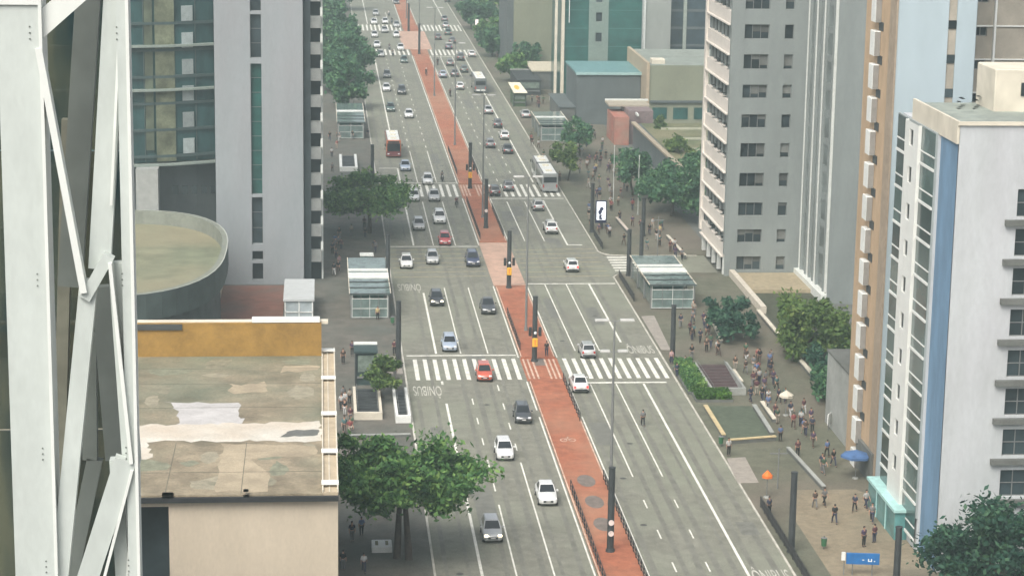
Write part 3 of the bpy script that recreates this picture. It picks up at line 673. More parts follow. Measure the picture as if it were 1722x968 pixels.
# drum podium
b = bld('podium', 'rounded podium with a mossy flat roof below the curved glass tower', -24, 261, 'podium')
def sup(cx, cy, rx, ry, n=48, e=2.6):
    p = []
    for i in range(n):
        t = 2 * math.pi * i / n; c_, s_ = math.cos(t), math.sin(t)
        p.append((cx + rx * math.copysign(abs(c_) ** (2 / e), c_), cy + ry * math.copysign(abs(s_) ** (2 / e), s_)))
    return p
DC = (-25.5, 260.8); 
put(MB().prism(sup(DC[0], DC[1], 13.6, 24.5), 0, 7.2), 'wall', mat('podium dark wall', (.06, .072, .07), var=.3, scale=.5), b)
put(MB().prism(sup(DC[0], DC[1], 14.2, 25.2), 7.2, 8.1), 'roof', mat('mossy roof', (.19, .205, .135), var=.22, scale=.4, c2=(.27, .245, .16), bigscale=.05, big=.35, fine=.1), b)
o_, i_ = sup(DC[0], DC[1], 14.6, 25.7), sup(DC[0], DC[1], 13.9, 24.9)
ri = MB(); n_ = len(o_)
for i in range(n_):
    j = (i + 1) % n_
    a0, a1, b0, b1 = o_[i], o_[j], i_[i], i_[j]
    vv = [(*a0, 6.9), (*a1, 6.9), (*a1, 9.8), (*a0, 9.8), (*b0, 8.0), (*b1, 8.0), (*b1, 9.8), (*b0, 9.8)]; ri.add(vv, [(0, 1, 2, 3)], 1); ri.add(vv, [(3, 2, 6, 7), (7, 6, 5, 4)])
put(ri, 'parapet', [mat('grey parapet', (.21, .225, .19), var=.12, big=.3), mat('dark podium cladding', (.055, .075, .07), var=.2, scale=.5, big=.3)], b)
ri = MB()
for i in range(n_):
    j = (i + 1) % n_
    a0, a1, b0, b1 = o_[i], o_[j], sup(DC[0], DC[1], 14.48, 25.57)[i], sup(DC[0], DC[1], 14.48, 25.57)[j]
    ri.add([(*a0, 9.803), (*a1, 9.803), (*b1, 9.803), (*b0, 9.803)], [(0, 1, 2, 3)])
put(ri, 'coping', mat('dull coping', (.4, .42, .38), var=.1), b)
# red tiled court and glazed entrance
struct('red_tiled_court', MB().rect(-12.8, -4.6, 258, 285.2, .13), mat('red brown tile', (.20, .085, .06), var=.2, scale=.8, c2=(.14, .09, .07), bigscale=.2, big=.3, fine=.15))
fw2 = bld('boundary_wall', 'thin pale wall running beside the red tiled court', -12.6, 270, 'wall')
put(MB().box(-12.9, -12.5, 255, 286, 0, 1.0), 'wall', mat('warm pale wall', (.42, .36, .26), var=.1), fw2); put(MB().box(-12.95, -12.45, 255, 286, 1.0, 1.1), 'coping', cream, fw2)
e_ = bld('entrance_pavilion', 'small pale glazed entrance pavilion beside the red tiled court', -2.5, 268, 'pavilion')
put(MB().box(-4.3, -1.0, 264.5, 270, 0, 2.7), 'glass_box', mat('milky glass', (.36, .41, .43), rough=.25, var=.12), e_)
put(MB().box(-4.5, -.8, 264.3, 276, 2.7, 2.95), 'roof', mat('pale pavilion roof', (.46, .48, .48), var=.06), e_)
put(MB().box(-4.35, -4.2, 264.4, 264.55, 0, 2.7).box(-2.7, -2.55, 264.4, 264.55, 0, 2.7).box(-1.1, -.95, 264.4, 264.55, 0, 2.7).box(-4.35, -.95, 264.4, 264.5, 1.3, 1.4), 'frame', white_p, e_)
# ---- near roof building with ochre parapet
ZR = 22.0
roofm = mat('weathered roof screed', (.27, .225, .155), var=.28, scale=.5, c2=(.17, .185, .13), bigscale=.07, big=.7, bump=.1, fine=.18)
b = bld('flat_roof_building', 'near building with a weathered flat roof, ochre parapet and plain tan end wall', -6, 127.2)
stucco = mat('tan stucco', (.50, .43, .335), var=.05, scale=.7, big=.18, stretch=(1, 1, .4), fine=.05)
put(MB().box(-26, .95, 129.2, 161, 0, ZR - .36).box(-8.85, .95, 127.25, 129.19, 0, ZR - .36), 'core', stucco, b)
wall(b, (-20, 0, 0), XP, YN, 26.95, ZR - .36, [(12.6, 17.1, 1, ZR - .75)], stucco, 1.6, 'end_wall')
put(MB().box(-13.3, -9.0, 128.6, 128.75, 1, ZR - .8), 'dark_recess', glass_d, b)
put(MB().box(-26, .02, 127.0, 160.2, ZR - .34, ZR), 'roof', roofm, b)
put(MB().box(-26, .98, 126.75, 126.98, ZR - .4, ZR - .1), 'eaves_flashing', black_m, b)
och = mat('ochre paint', (.30, .175, .04), var=.18, scale=.8, big=.35, fine=.08)
put(MB().box(-26, .02, 160.22, 160.55, ZR - .3, ZR + 2.45), 'ochre_parapet', och, b)
put(MB().box(-26, -10.0, 160.1, 160.21, ZR + 2.0, ZR + 2.42), 'parapet_top_band', mat('dark band', (.05, .055, .055)), b)  # dark strip along the top of the parapet's left part
put(MB().box(-26, .5, 160.56, 161.3, ZR + 2.3, ZR + 2.5), 'parapet_coping', cream, b)
put(MB().box(-5.0, -.1, 160.2, 161.2, ZR + 2.5, ZR + 2.72), 'white_ledge', white_p, b)
gt = mat('gutter cream', (.46, .38, .27), var=.12, big=.3)
put(MB().box(.02, .95, 127.2, 162, ZR - .36, ZR + .02), 'gutter', gt, b)
put(MB().box(.02, .10, 127.2, 162, ZR + .02, ZR + .16).box(.9, .98, 127.2, 162, ZR + .02, ZR + .2).box(.42, .48, 127.2, 162, ZR + .02, ZR + .07), 'gutter_edge', cream, b)
for y in (161.0, 153.0, 143.7, 135.0, 128.4): put(MB().box(-.02, 1.0, y - .32, y + .32, ZR + .2, ZR + .3), 'gutter_bar', white_p, b)
def ragged(pts, step=.5, amp=.18):
    out = []
    for i in range(len(pts)):
        a = Vector(pts[i]); c_ = Vector(pts[(i + 1) % len(pts)]); n__ = max(1, int((c_ - a).length / step))
        for k in range(n__):
            p = a.lerp(c_, k / n__); out.append((p.x + rnd.uniform(-amp, amp), p.y + rnd.uniform(-amp, amp) * 1.6))
    return out
wp = mat('white waterproof paint', (.58, .555, .49), var=.1, scale=.6, c2=(.52, .44, .35), bigscale=.12, big=.2, fine=.08)
pv = mat('lilac white paint', (.47, .455, .445), var=.1, scale=.8, big=.2, fine=.08)
put(MB().sheet(ragged([(-13, 138.2), (-10.2, 138.3), (-.05, 138.0), (-.05, 142.5), (-13, 142.0)]), ZR + .008), 'white_patch', wp, b)
put(MB().sheet(ragged([(-9.3, 141.4), (-5.1, 141.9), (-5.5, 147.4), (-9.0, 147.6), (-10.6, 147.9), (-9.6, 146)], .6, .25), ZR + .004), 'lilac_patch', pv, b)
put(MB().sheet(ragged([(-13, 138.5), (-11, 138.5), (-10.3, 135.0), (-11.2, 134.4), (-13, 134.8)], .5, .22), ZR + .004), 'white_patch', wp, b)
put(MB().sheet(ragged([(-2.6, 139.0), (-.2, 139.3), (-.1, 140.6), (-2.0, 140.5)], .4, .1), ZR + .012), 'dark_patch', concrete_d, b)
tp = mat('tan roof patch', (.36, .30, .21), var=.15, scale=.6, big=.25, fine=.1)
put(MB().sheet(ragged([(-6.3, 127.6), (-3.2, 127.6), (-3.0, 130.5), (-4.4, 134.2), (-.3, 135), (-.3, 137.0), (-6.2, 137.6)], .8, .15), ZR + .004), 'tan_patch', tp, b)
put(MB().sheet(ragged([(-3.0, 155.6), (-.2, 155.9), (-.2, 157.6), (-2.7, 157.2)], .6, .2), ZR + .004).sheet(ragged([(-6, 150), (-3.5, 150.5), (-3.9, 152.6), (-6.4, 152.2)], .6, .3), ZR + .004), 'tan_patch', tp, b)
pr_ = random.Random(11)
for i in range(22):
    cx_, cy2 = pr_.uniform(-12.5, -.8), pr_.choice([pr_.uniform(128.5, 137), pr_.uniform(148, 159)]); ra, rb = pr_.uniform(.5, 2.0), pr_.uniform(.6, 2.2)
    nn_ = pr_.randint(7, 11); pts_ = [(min(-.1, cx_ + ra * pr_.uniform(.5, 1.1) * math.cos(6.283 * q / nn_)), min(160, max(127.2, cy2 + rb * pr_.uniform(.5, 1.1) * math.sin(6.283 * q / nn_)))) for q in range(nn_)]
    put(MB().sheet(ragged(pts_, .35, .09), ZR + .0012 + .0001 * i), 'roof_stain', [mat('stain olive', (.22, .205, .145), var=.25, fine=.15, big=.3), mat('stain pale', (.29, .262, .19), var=.2, fine=.15, big=.3), mat('stain moss', (.195, .20, .14), var=.25, fine=.15)][i % 3], b)
for yy in (131.5, 146.2, 152.4, 156.6): put(MB().box(-20, 0, yy - .025, yy + .025, ZR, ZR + .0095), 'roof_seam', mat('seam dark', (.11, .105, .08), var=.3), b)
for xx in (-9.1, -4.7): put(MB().box(xx - .02, xx + .02, 127.2, 137.9, ZR, ZR + .0092), 'roof_seam', mat('seam dark', (.11, .105, .08)), b)
put(MB().bbox(-9.25, -8.6, 126.7, 127.3, ZR - .05, ZR + .1, .02).bbox(-4.55, -4.25, 126.7, 127.2, ZR - .02, ZR + .28, .02), 'roof_spout', white_p, b)
put(MB().box(-10.3, .96, 160.4, 185, 0, 15), 'rear_wing', concrete_d, b)
# ---- white steel lattice mast at far left (3D truss)
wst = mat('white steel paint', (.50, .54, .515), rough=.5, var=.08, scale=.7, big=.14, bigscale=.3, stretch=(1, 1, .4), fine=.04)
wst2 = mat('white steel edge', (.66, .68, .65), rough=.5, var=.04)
m_ = bld('lattice_mast', 'big white steel mast with zigzag braces and murky glass along the left edge', -5, 45, 'mast')
TY = 45.0
def tp_(px, py, Y=TY):
    x, z = onY(px, py, Y); return Vector((x, Y, z))
A1, A2 = tp_(36, 0), tp_(52, 968); B1, B2 = tp_(197, 0), tp_(212, 968)
ax = (A1.x + A2.x) / 2; bx_ = -3.93; 
put(MB().box(ax - .40, ax + .40, TY, TY + .8, 0, 68), 'chord', wst, m_)
put(MB().box(ax + .405, ax + .47, TY - .06, TY + .8, 0, 68), 'chord_flange', wst2, m_)
put(MB().box(-3.99, -3.82, TY, TY + .5, 0, 68), 'chord', wst, m_)
put(MB().box(-3.815, -3.75, TY - .06, TY + .5, 0, 68), 'chord_flange', wst2, m_)
JY = TY + .0
def br(a, b_, wd, dp, mm, Y0=TY + .3, Y1=None, nm='brace'):
    p = tp_(a[0], a[1], Y0); q = tp_(b_[0], b_[1], Y0 if Y1 is None else Y1)
    put(MB().beam(p, q, wd, dp), nm, mm, m_)
PXM = TY / 3800.0 * 1.03
br((196, -40), (168, 450), 36 * PXM, .3, wst, TY + .45); br((206, -60), (187, 345), 4.5 * PXM, .06, wst2, TY + .2, nm='brace_flange')
br((186, 440), (222, 775), 6 * PXM, .4, wst2, TY + .1, nm='brace_flange')
br((198, 440), (222, 775), 30 * PXM, .3, wst, TY + .45)
br((66, 80), (142, 490), 11 * PXM, .35, wst2, TY + .1)
br((150, -30), (62, 48), 36 * PXM, .3, wst2, TY + .24)
br((150, 470), (99, 990), 29 * PXM, .3, wst, TY + .25)
br((184, 428), (143, 500), 19 * PXM, .3, wst, TY + .16)
br((212, 770), (135, 1010), 36 * PXM, .3, wst, TY + .12); br((222, 790), (165, 1010), 5 * PXM, .06, wst2, TY - .06, nm='brace_flange')
br((196, 770), (208, 1000), 22 * PXM, .3, wst, TY + .5); br((224, 800), (212, 1000), 4 * PXM, .06, wst2, TY + .3, nm='brace_flange')
gs = mat('shaded steel grey', (.15, .17, .155), var=.12, scale=.8, big=.3)  # steel darkened so the rear braces carry shade in their colour
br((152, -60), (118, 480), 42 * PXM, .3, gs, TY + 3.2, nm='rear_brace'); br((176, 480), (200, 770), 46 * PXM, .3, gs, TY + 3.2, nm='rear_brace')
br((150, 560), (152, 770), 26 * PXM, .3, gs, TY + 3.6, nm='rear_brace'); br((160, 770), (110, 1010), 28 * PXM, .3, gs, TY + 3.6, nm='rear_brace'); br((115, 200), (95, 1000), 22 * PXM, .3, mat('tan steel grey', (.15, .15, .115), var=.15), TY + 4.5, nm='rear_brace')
mg = bpy.data.materials.new('murky glass'); mg.use_nodes = True; n_g = mg.node_tree
b_g = n_g.nodes['Principled BSDF']; b_g.inputs['Roughness'].default_value = .12
t_g = n_g.nodes.new('ShaderNodeTexNoise'); t_g.inputs['Scale'].default_value = .9; t_g.inputs['Detail'].default_value = 6
mp_g = n_g.nodes.new('ShaderNodeMapping'); mp_g.inputs['Scale'].default_value = (1.6, 1, .35); tc_g = n_g.nodes.new('ShaderNodeTexCoord')
r_g = n_g.nodes.new('ShaderNodeValToRGB'); r_g.color_ramp.elements[0].color = (.022, .042, .045, 1); r_g.color_ramp.elements[1].color = (.115, .125, .085, 1)
r_g.color_ramp.elements[0].position = .36; r_g.color_ramp.elements[1].position = .64
tr_g = n_g.nodes.new('ShaderNodeBsdfTransparent'); mx_g = n_g.nodes.new('ShaderNodeMixShader'); mx_g.inputs[0].default_value = .22
n_g.links.new(tc_g.outputs['Object'], mp_g.inputs[0]); n_g.links.new(mp_g.outputs[0], t_g.inputs[0]); n_g.links.new(t_g.outputs[0], r_g.inputs[0]); n_g.links.new(r_g.outputs[0], b_g.inputs['Base Color'])
n_g.links.new(b_g.outputs[0], mx_g.inputs[1]); n_g.links.new(tr_g.outputs[0], mx_g.inputs[2]); n_g.links.new(mx_g.outputs[0], n_g.nodes['Material Output'].inputs['Surface'])
for k_ in range(10): put(MB().box(ax - 3.5, -4.36, TY + 5.2, TY + 5.26, 3 + k_ * 6.4, 3 + k_ * 6.4 + 6.36), 'glass_panel', mg, m_)
for z_ in (46.2, 48.62, 52.25, 57.2):
    for sx_, x_ in ((1, ax + .30), (-1, -3.92)):
        for q_ in range(3): put(MB().tube((x_ - .07 + .0 * q_, TY - .012, z_ + .12 * q_), (x_ - .07, TY + .01, z_ + .12 * q_), .018, .018, 8), 'bolt', gs, m_)
put(MB().box(ax - .4, ax + .44, TY + .0 - .05, TY + .85, tp_(40, 8).z, tp_(40, -14).z), 'splice_plate', wst2, m_)
# dark building behind the mast at the far left
b = bld('office_block', 'dark blue glass block half hidden behind the white mast at the left edge', -17, 110)
put(MB().box(-60, -14.2, 108, 125.5, 0, 24), 'wall', mat('navy glass', (.02, .035, .06), rough=.2, var=.3), b)
put(MB().box(-60, -14.1, 107.8, 125.6, 24, 24.4), 'roof', concrete_d, b)
fm = MB()
for k in range(7): fm.box(-60, -14.2, 107.9, 107.99, 2 + 3.3 * k, 2.5 + 3.3 * k)
put(fm, 'floor_line', concrete_d, b)
# ================================================================== TREES
def tree_mesh(seed, rx, ry, rz, nclump, leaves, size, m, ragged_=0.34):
    """crown: many small leaf faces gathered in clumps through the crown's volume; base of the crown at z=0"""
    r = random.Random(seed); mb = MB(); cl = []
    for i in range(nclump):
        while True:
            p = Vector((r.uniform(-1, 1), r.uniform(-1, 1), r.uniform(-.75, 1)))
            if .25 < p.length < 1: break
        p = p * (1 + r.uniform(-ragged_, ragged_ * .6))
        cl.append((Vector((p.x * rx, p.y * ry, (p.z + .75) / 1.75 * rz)), r.uniform(.11, .27)))
    for i in range(leaves):
        c, q = cl[r.randrange(nclump)]
        d = Vector((r.gauss(0, 1), r.gauss(0, 1), r.gauss(0, .75))) * q * .55
        p = c + Vector((d.x * rx, d.y * ry, d.z * rz))
        n = (Vector((r.gauss(0, 1), r.gauss(0, 1), r.gauss(.9, .8)))).normalized()
        a = n.orthogonal().normalized(); b_ = n.cross(a); t = r.uniform(0, 6.28)
        a, b_ = a * math.cos(t) + b_ * math.sin(t), b_ * math.cos(t) - a * math.sin(t)
        s = size * r.uniform(.45, 1.5)
        mb.add([p - a * s, p - b_ * s * .55 , p + a * s, p + b_ * s * .55], [(0, 1, 2, 3)])
    return mb.mesh('crown', m), cl
def tree(seed, x, y, rx, ry, zc, rz, label, m=None, n=30, leaves=7000, size=.3, tr=.22, group=None, trunks=1, name='street_tree'):
    m = m or leaf_a
    t = thing(name, label, 'tree', (x, y, .1), 0, group)
    me, cl = tree_mesh(seed, rx, ry, rz, n, leaves, size, m)
    obj('crown', me, t, loc=(0, 0, zc))
    r = random.Random(seed + 5)
    for k in range(trunks):
        tm = MB(); bx = Vector((k * 1.0, k * -.4, -.1)); top = Vector((r.uniform(-.5, .5) + k * .5, r.uniform(-.5, .5), zc + rz * .25))
        mid = bx.lerp(top, .5) + Vector((r.uniform(-.25, .25), r.uniform(-.25, .25), 0))
        tm.tube(bx, mid, tr * 1.15, tr * .85, 9).tube(mid, top, tr * .85, tr * .6, 9)
        for i in range(7):
            c, q = cl[r.randrange(len(cl))]; e = Vector((c.x, c.y, c.z + zc)) * .9; e.z = c.z + zc
            k2 = mid.lerp(top, r.uniform(.5, 1)); h = k2.lerp(e, .5) + Vector((0, 0, -.3))
            tm.tube(k2, h, tr * .42, tr * .28, 6).tube(h, e, tr * .28, tr * .08, 6)
        tm.build('trunk', bark, t)
    return t
LT_ = 'trees along the left pavement'; RT_ = 'trees along the right pavement'
p = at(704, 958); tree(1, p.x - 1.7, p.y + 2.8, 6.2, 6.2, 4.9, 4.8, 'large spreading green tree in the left foreground overhanging the bus lane', leaf_a, 62, 23000, .24, .3, LT_, 2)
p = at(622, 418); tree(2, p.x + .2, p.y + 11, 6.6, 8, 3.2, 5.2, 'broad green tree beside the second crosswalk with people beneath it', leaf_a, 52, 15000, .27, .3, LT_)
p = at(655, 700); tree(3, 6.4, 229.5, 2.6, 3.0, 1.4, 2.6, 'small leafy tree between the kiosk and the stairway openings', leaf_c, 16, 3200, .22, .12, LT_)
p = at(590, 150)
far = [(5.5, 452, 4.6, 8, 'dark tree just beyond the far left bus shelter'), (2.0, 480, 5, 9, 'dark tree close to the balcony tower, second beyond the far left shelter'), (6.8, 500, 5.2, 9, 'dense tree leaning over the bus lane just before the far crossing'),
       (0.5, 525, 5.5, 10, 'deep green tree against the grey slab tower, level with the far crossing'), (6.0, 545, 4.2, 8, 'dense tree at the corner of the far crossing'), (1.5, 580, 6, 10, 'tall dark tree beyond the far crossing, on the left'),
       (-1.0, 625, 7, 12, 'large dark crown at the top of the photo beside the grey slab tower'), (6.0, 665, 5, 12, 'dark tree beside the queue of cars at the top of the photo'), (1, 700, 8, 14, 'farthest dark crown at the top edge, left of the avenue')]
for i, (x, y, r_, h_, lab) in enumerate(far):
    tree(20 + i, x, y, r_, r_ * 1.5, 2.4, h_ * .8, lab, leaf_b, 30, 6500, .42, .25, LT_)
p = at(1400, 612); tree(40, 56.2, 246, 3.9, 9.5, 1.4, 6.2, 'bushy green tree in the garden below the ribbed tower', leaf_c, 36, 12000, .27, .22, RT_)
tree(41, 54.4, 223, 2.9, 8, .8, 4.6, 'dark bushy tree in the shaded garden corner beside the orange tower', leaf_b, 24, 6500, .27, .2, RT_)
tree(49, 54.8, 232.5, 2.4, 6, .6, 3.4, 'low dark bush filling the middle of the garden behind the white coping', leaf_e, 20, 4500, .27, .1, RT_, name='shrub')
tree(42, 48.0, 257, 2.7, 8, 1.0, 3.0, 'low dark leaf clump standing in for shade on the pavement by the tan terrace', leaf_e, 24, 6500, .27, .15, RT_)  # leaf clump lowered and darkened to stand in for a patch of shade
tree(43, 53.0, 334, 4.6, 11, 2.2, 6.2, 'dense dark tree at the foot of the grey balcony tower', leaf_b, 34, 9500, .32, .25, RT_)
tree(44, 49.6, 352, 3.4, 8, 2.6, 5.0, 'dark tree among the crowd left of the balcony tower', leaf_b, 22, 5000, .32, .2, RT_)
p = at(1625, 968); tree(45, p.x + 1.6, p.y - 6.8, 6.0, 5.0, 1.4, 6.2, 'big dark green tree in the bottom right corner under the pale tower', leaf_e, 40, 20000, .25, .3, RT_)
p = at(1745, 930); tree(46, 63.5, 169.3, 5.5, 3.6, .8, 6.6, 'dark tree at the right edge against the pale tower wall', leaf_e, 36, 12000, .26, .3, RT_)
tree(47, 40.6, 366, 2.6, 7, 2.4, 3.6, 'small olive tree beside the articulated bus', leaf_c, 18, 4200, .3, .15, RT_)
tree(48, 45.5, 392, 2.8, 7, 2.4, 3.8, 'slim dark tree on the pavement in front of the far right shelter', leaf_b, 18, 3600, .32, .15, RT_)
far = [(42.3, 497, 3.6, 6, 'dark tree behind the dark kiosk by the far right kerb'), (47, 515, 3.4, 7, 'tree at the corner of the low cream roofed shop'), (41.5, 545, 3.2, 7, 'small tree at the right of the far crossing'),
       (44, 575, 4.5, 7, 'dark tree on the right pavement just past the far crossing'), (40.8, 612, 4.2, 8, 'dark round tree behind the white and red panel'), (46, 610, 4.0, 8, 'dark tree right of the white and red panel'),
       (49, 655, 5, 9, 'dark tree at the top edge left of the beige tower'), (43, 690, 5, 9, 'farthest dark tree at the top edge, right of the avenue'), (55, 488, 3.5, 7, 'dark conical tree in front of the beige tower wall')]
for i, (x, y, r_, h_, lab) in enumerate(far):
    tree(60 + i, x, y, r_, r_ * 1.6, 2.0, h_ * .72, lab, leaf_b if i % 3 else leaf_a, 24, 4200, .42, .2, RT_)
tree(80, 61, 398, 1.8, 3, 2.8, 3.0, 'low bush at the near edge of the raised lawn terrace', leaf_c, 14, 2200, .3, .1, RT_, name='shrub')
tree(81, 60, 372, 2.6, 7, 3.4, 2.6, 'long green bush along the coping of the raised lawn terrace', leaf_c, 18, 3500, .3, .1, RT_, name='shrub')
tree(82, 62, 352, 4, 5, 3.6, 4.4, 'dark bushy tree at the near corner of the raised terrace', leaf_b, 22, 5000, .32, .2, RT_)
# hedge round the stairwell
def hedge(name, label, x0, x1, y0, y1, h_, m, n):
    r = random.Random(int(x0 * 10 + y0)); mb = MB()
    for i in range(n):
        p = Vector((r.uniform(x0, x1), r.uniform(y0, y1), r.uniform(.05, 1) ** .6 * h_)); nn = Vector((r.gauss(0, 1), r.gauss(0, 1), r.gauss(.8, .8))).normalized()
        a = nn.orthogonal().normalized(); b_ = nn.cross(a); s = .13 * r.uniform(.6, 1.5)
        mb.add([p - a * s, p - b_ * s * .6, p + a * s, p + b_ * s * .6], [(0, 1, 2, 3)])
    t = thing(name, label, 'hedge', ((x0 + x1) / 2, (y0 + y1) / 2, .12)); put(mb, 'foliage', m, t)
    put(MB().box(x0 - .1, x1 + .1, y0 - .1, y1 + .1, .12, .38), 'planter', concrete_d, t)
    return t
hedge('hedge', 'bright green low clipped hedge at the front of the right stairwell', 39.3, 43.0, 226.8, 229.6, 1.0, leaf_d, 4200)
hedge('hedge', 'dark green overgrown hedge along the kerb side of the right stairwell', 38.95, 40.9, 229.8, 241, 1.5, leaf_a, 5200)
# ================================================================== STAIRWELLS, KIOSKS, SHELTERS
def stairwell(label, x0, x1, y0, y1, wallm, open_end=True, coping=.28, h_=.75, floor=None):
    t = thing('subway_stairwell', label, 'stairwell', ((x0 + x1) / 2, y0, .12), 0)
    c = coping
    put(MB().box(x0, x0 + c, y0, y1, .12, h_ + .12).box(x1 - c, x1, y0, y1, .12, h_ + .12), 'side_wall', wallm, t)
    put(MB().box(x0 + c, x1 - c, y0, y0 + c * 1.6, .12, h_ + .119), 'end_wall', wallm, t)
    s = MB(); n = 10
    for i in range(n): s.box(x0 + c, x1 - c, y0 + c * 1.6 + (y1 - y0 - c * 1.6) * i / n, y0 + c * 1.6 + (y1 - y0 - c * 1.6) * (i + 1) / n, .121, .14 + .05 * i)
    put(s, 'steps', floor or dark_m, t)
    r = MB()
    for x in (x0 + c + .12, x1 - c - .12):
        r.tube((x, y0 + .6, h_ + .35), (x, y1, h_ + .35), .025, n=5)
        for k in range(4): r.tube((x, y0 + .7 + (y1 - y0 - .9) * k / 3, .14), (x, y0 + .7 + (y1 - y0 - .9) * k / 3, h_ + .35), .02, n=5)
    put(r, 'handrail', grey_m, t)
    return t
stairwell('white edged narrow stairwell opening close to the left kerb', 7.45, 9.0, 219.7, 231, white_p)
stairwell('wide stairwell opening with pale side walls below the dark kiosk', 3.3, 6.15, 221, 231.5, cream)
stairwell('small square stairwell opening framed by thick white walls on the left pavement', 3.2, 6.2, 375, 389, white_p, coping=.42)
stairwell('dark brown stairwell opening behind the bright hedge on the right pavement', 41.2, 45.0, 229.5, 241, concrete, floor=mat('brown steps', (.07, .045, .045), var=.2))
def kiosk(label, x0, x1, y0, y1, h_, roofm, wallm, name='kiosk'):
    t = thing(name, label, 'kiosk', ((x0 + x1) / 2, y0, .12), 0)
    put(MB().box(x0, x1, y0 + .3, y1, .12, h_ - .2), 'body', wallm, t)
    put(MB().box(x0 - .12, x1 + .12, y0, y1 + .1, h_ - .2, h_), 'roof', wallm, t)
    put(MB().box(x0 - .12, x1 + .12, y1 - .5, y1 + .12, h_ + .005, h_ + .2), 'roof_edge', roofm, t)
    put(MB().box(x0 + .3, x1 - .3, y0 + .22, y0 + .295, 1.6, h_ - .5), 'display_panel', mat('display glass', (.16, .2, .17), rough=.2, var=.3), t)
    put(MB().box(x0, x0 + .15, y0 + .1, y0 + .295, .12, h_ - .2).box(x1 - .15, x1, y0 + .1, y0 + .295, .12, h_ - .2), 'frame', dark_m, t)
    put(MB().box(x0 + .2, x1 - .2, y0 + .15, y0 + .29, .9, 1.1), 'counter', grey_m, t)
    return t
kiosk('dark glazed kiosk with a white roof edge above the left stairwells', 3.6, 5.9, 234.5, 238, 3.9, white_p, mat('kiosk teal', (.03, .055, .055), var=.2))
kiosk('dark kiosk with a pale slatted roof on the far right pavement', 41.5, 46.5, 474, 492, 3.4, concrete, dark_m)
nk = kiosk('news kiosk with a white and yellow sloping roof panel by the right kerb', 39.2, 41.8, 456, 464, 2.9, grey_m, mat('kiosk green', (.05, .09, .04), var=.2))
rp = MB(); rp.add([(39.2, 455.6, 2.95), (42.0, 455.6, 2.95), (41.2, 465, 3.9), (38.8, 465, 3.9), (39.2, 455.6, 3.05), (42.0, 455.6, 3.05), (41.2, 465, 4.0), (38.8, 465, 4.0)], [(0, 3, 2, 1), (4, 5, 6, 7), (0, 1, 5, 4), (1, 2, 6, 5), (2, 3, 7, 6), (3, 0, 4, 7)])
put(rp, 'roof_panel', mat('kiosk roof white', (.78, .74, .58), var=.05), nk)
rp = MB().sheet([(39.9 + .55 * math.cos(i * .523) + .25, 460.3 + 2.1 * math.sin(i * .523)) for i in range(12)], 0)
rp.v = [(v[0], v[1], 3.062 + (v[1] - 455.6) * .95 / 9.4) for v in rp.v]; put(rp, 'roof_motif', mat('kiosk yellow', (.75, .45, .06)), nk)
def shelter(label, x0, x1, y0, y1, h_=3.1, bright=True):
    t = thing('bus_shelter', label, 'bus shelter', ((x0 + x1) / 2, y0, .12), 0, 'glass bus shelters along the avenue')
    L = y1 - y0
    for k in range(4):
        y = y0 + .3 + (L - .6) * k / 3
        for x in (x0 + .1, x1 - .1): put(MB().box(x - .08, x + .08, y - .08, y + .08, .12, h_), 'post', grey_m, t)
    put(MB().box(x0 - .1, x1 + .2, y0, y1, h_, h_ + .06), 'roof', glass_c, t)
    wb = [(.62, .66), (.50, .545), (.42, .48)] if bright else [(.55, .6)]
    for a, b2 in wb: put(MB().box(x0 - .12, x1 + .22, y0 + L * a, y0 + L * b2, h_ + .062, h_ + .2), 'roof_slat', white_p, t)
    for a in (0.0, .16, .31): put(MB().box(x0 - .12, x1 + .22, y0 + L * a, y0 + L * a + .22, h_ + .063, h_ + .16), 'roof_rib', dark_m, t)
    put(MB().box(x0 - .14, x0 - .04, y0, y1, h_ + .064, h_ + .14).box(x1 + .12, x1 + .22, y0, y1, h_ + .064, h_ + .14), 'roof_edge', cream, t)
    put(MB().box(x0 + .2, x1 - .2, y0 + .2, y0 + .26, .25, h_ - .5), 'end_glass', glass_c, t)
    put(MB().box(x0 + .18, x0 + .24, y0 + .5, y1 - .5, .4, 2.3), 'side_glass', glass_c, t)
    for a in (0, .25, .5, .75, 1):
        xx = x0 + .2 + (x1 - x0 - .46) * a; put(MB().box(xx, xx + .06, y0 + .13, y0 + .195, .25, h_ - .02), 'glazing_bar', rib_m if a in (0, .5, 1) else grey_m, t)
    for zz in (.25, 1.35, h_ - .55): put(MB().box(x0 + .27, x1 - .27, y0 + .14, y0 + .19, zz, zz + .07), 'glazing_bar', rib_m, t)
    put(MB().box(x0 + .5, x1 - .5, y0 + L * .3, y0 + L * .34, .12, 2.4), 'ad_panel', mat('shelter panel', (.05, .14, .13), var=.3), t)
    put(MB().box(x0 + .6, x0 + 1.0, y0 + 2, y1 - 2, .5, .58).box(x0 + .7, x0 + .9, y0 + 2.5, y0 + 2.7, .12, .5).box(x0 + .7, x0 + .9, y1 - 2.7, y1 - 2.5, .12, .5), 'bench', grey_m, t)
    return t
shelter('long glass bus shelter with bright white roof slats on the left pavement', 3.5, 8.2, 266, 288)
shelter('long glass bus shelter with white roof slats on the right pavement by the side street', 40.6, 46.2, 270.5, 289)
shelter('far left glass bus shelter with one white roof slat and shade beneath', 3.1, 8.0, 411.5, 438, bright=False)
shelter('far right glass bus shelter with a pale roof edge beside the articulated bus', 40.2, 45.6, 409, 427, bright=False)
gb = thing('glass_booth', 'small glass booth standing behind the near left bus shelter', 'booth', (6.0, 292.5, .12))
put(MB().box(5.2, 6.8, 291.8, 293.4, .3, 2.6), 'glass_box', glass_c, gb); put(MB().box(5.1, 6.9, 291.7, 293.5, 2.6, 2.75).box(5.1, 6.9, 291.7, 293.5, .12, .3), 'frame', rib_m, gb)
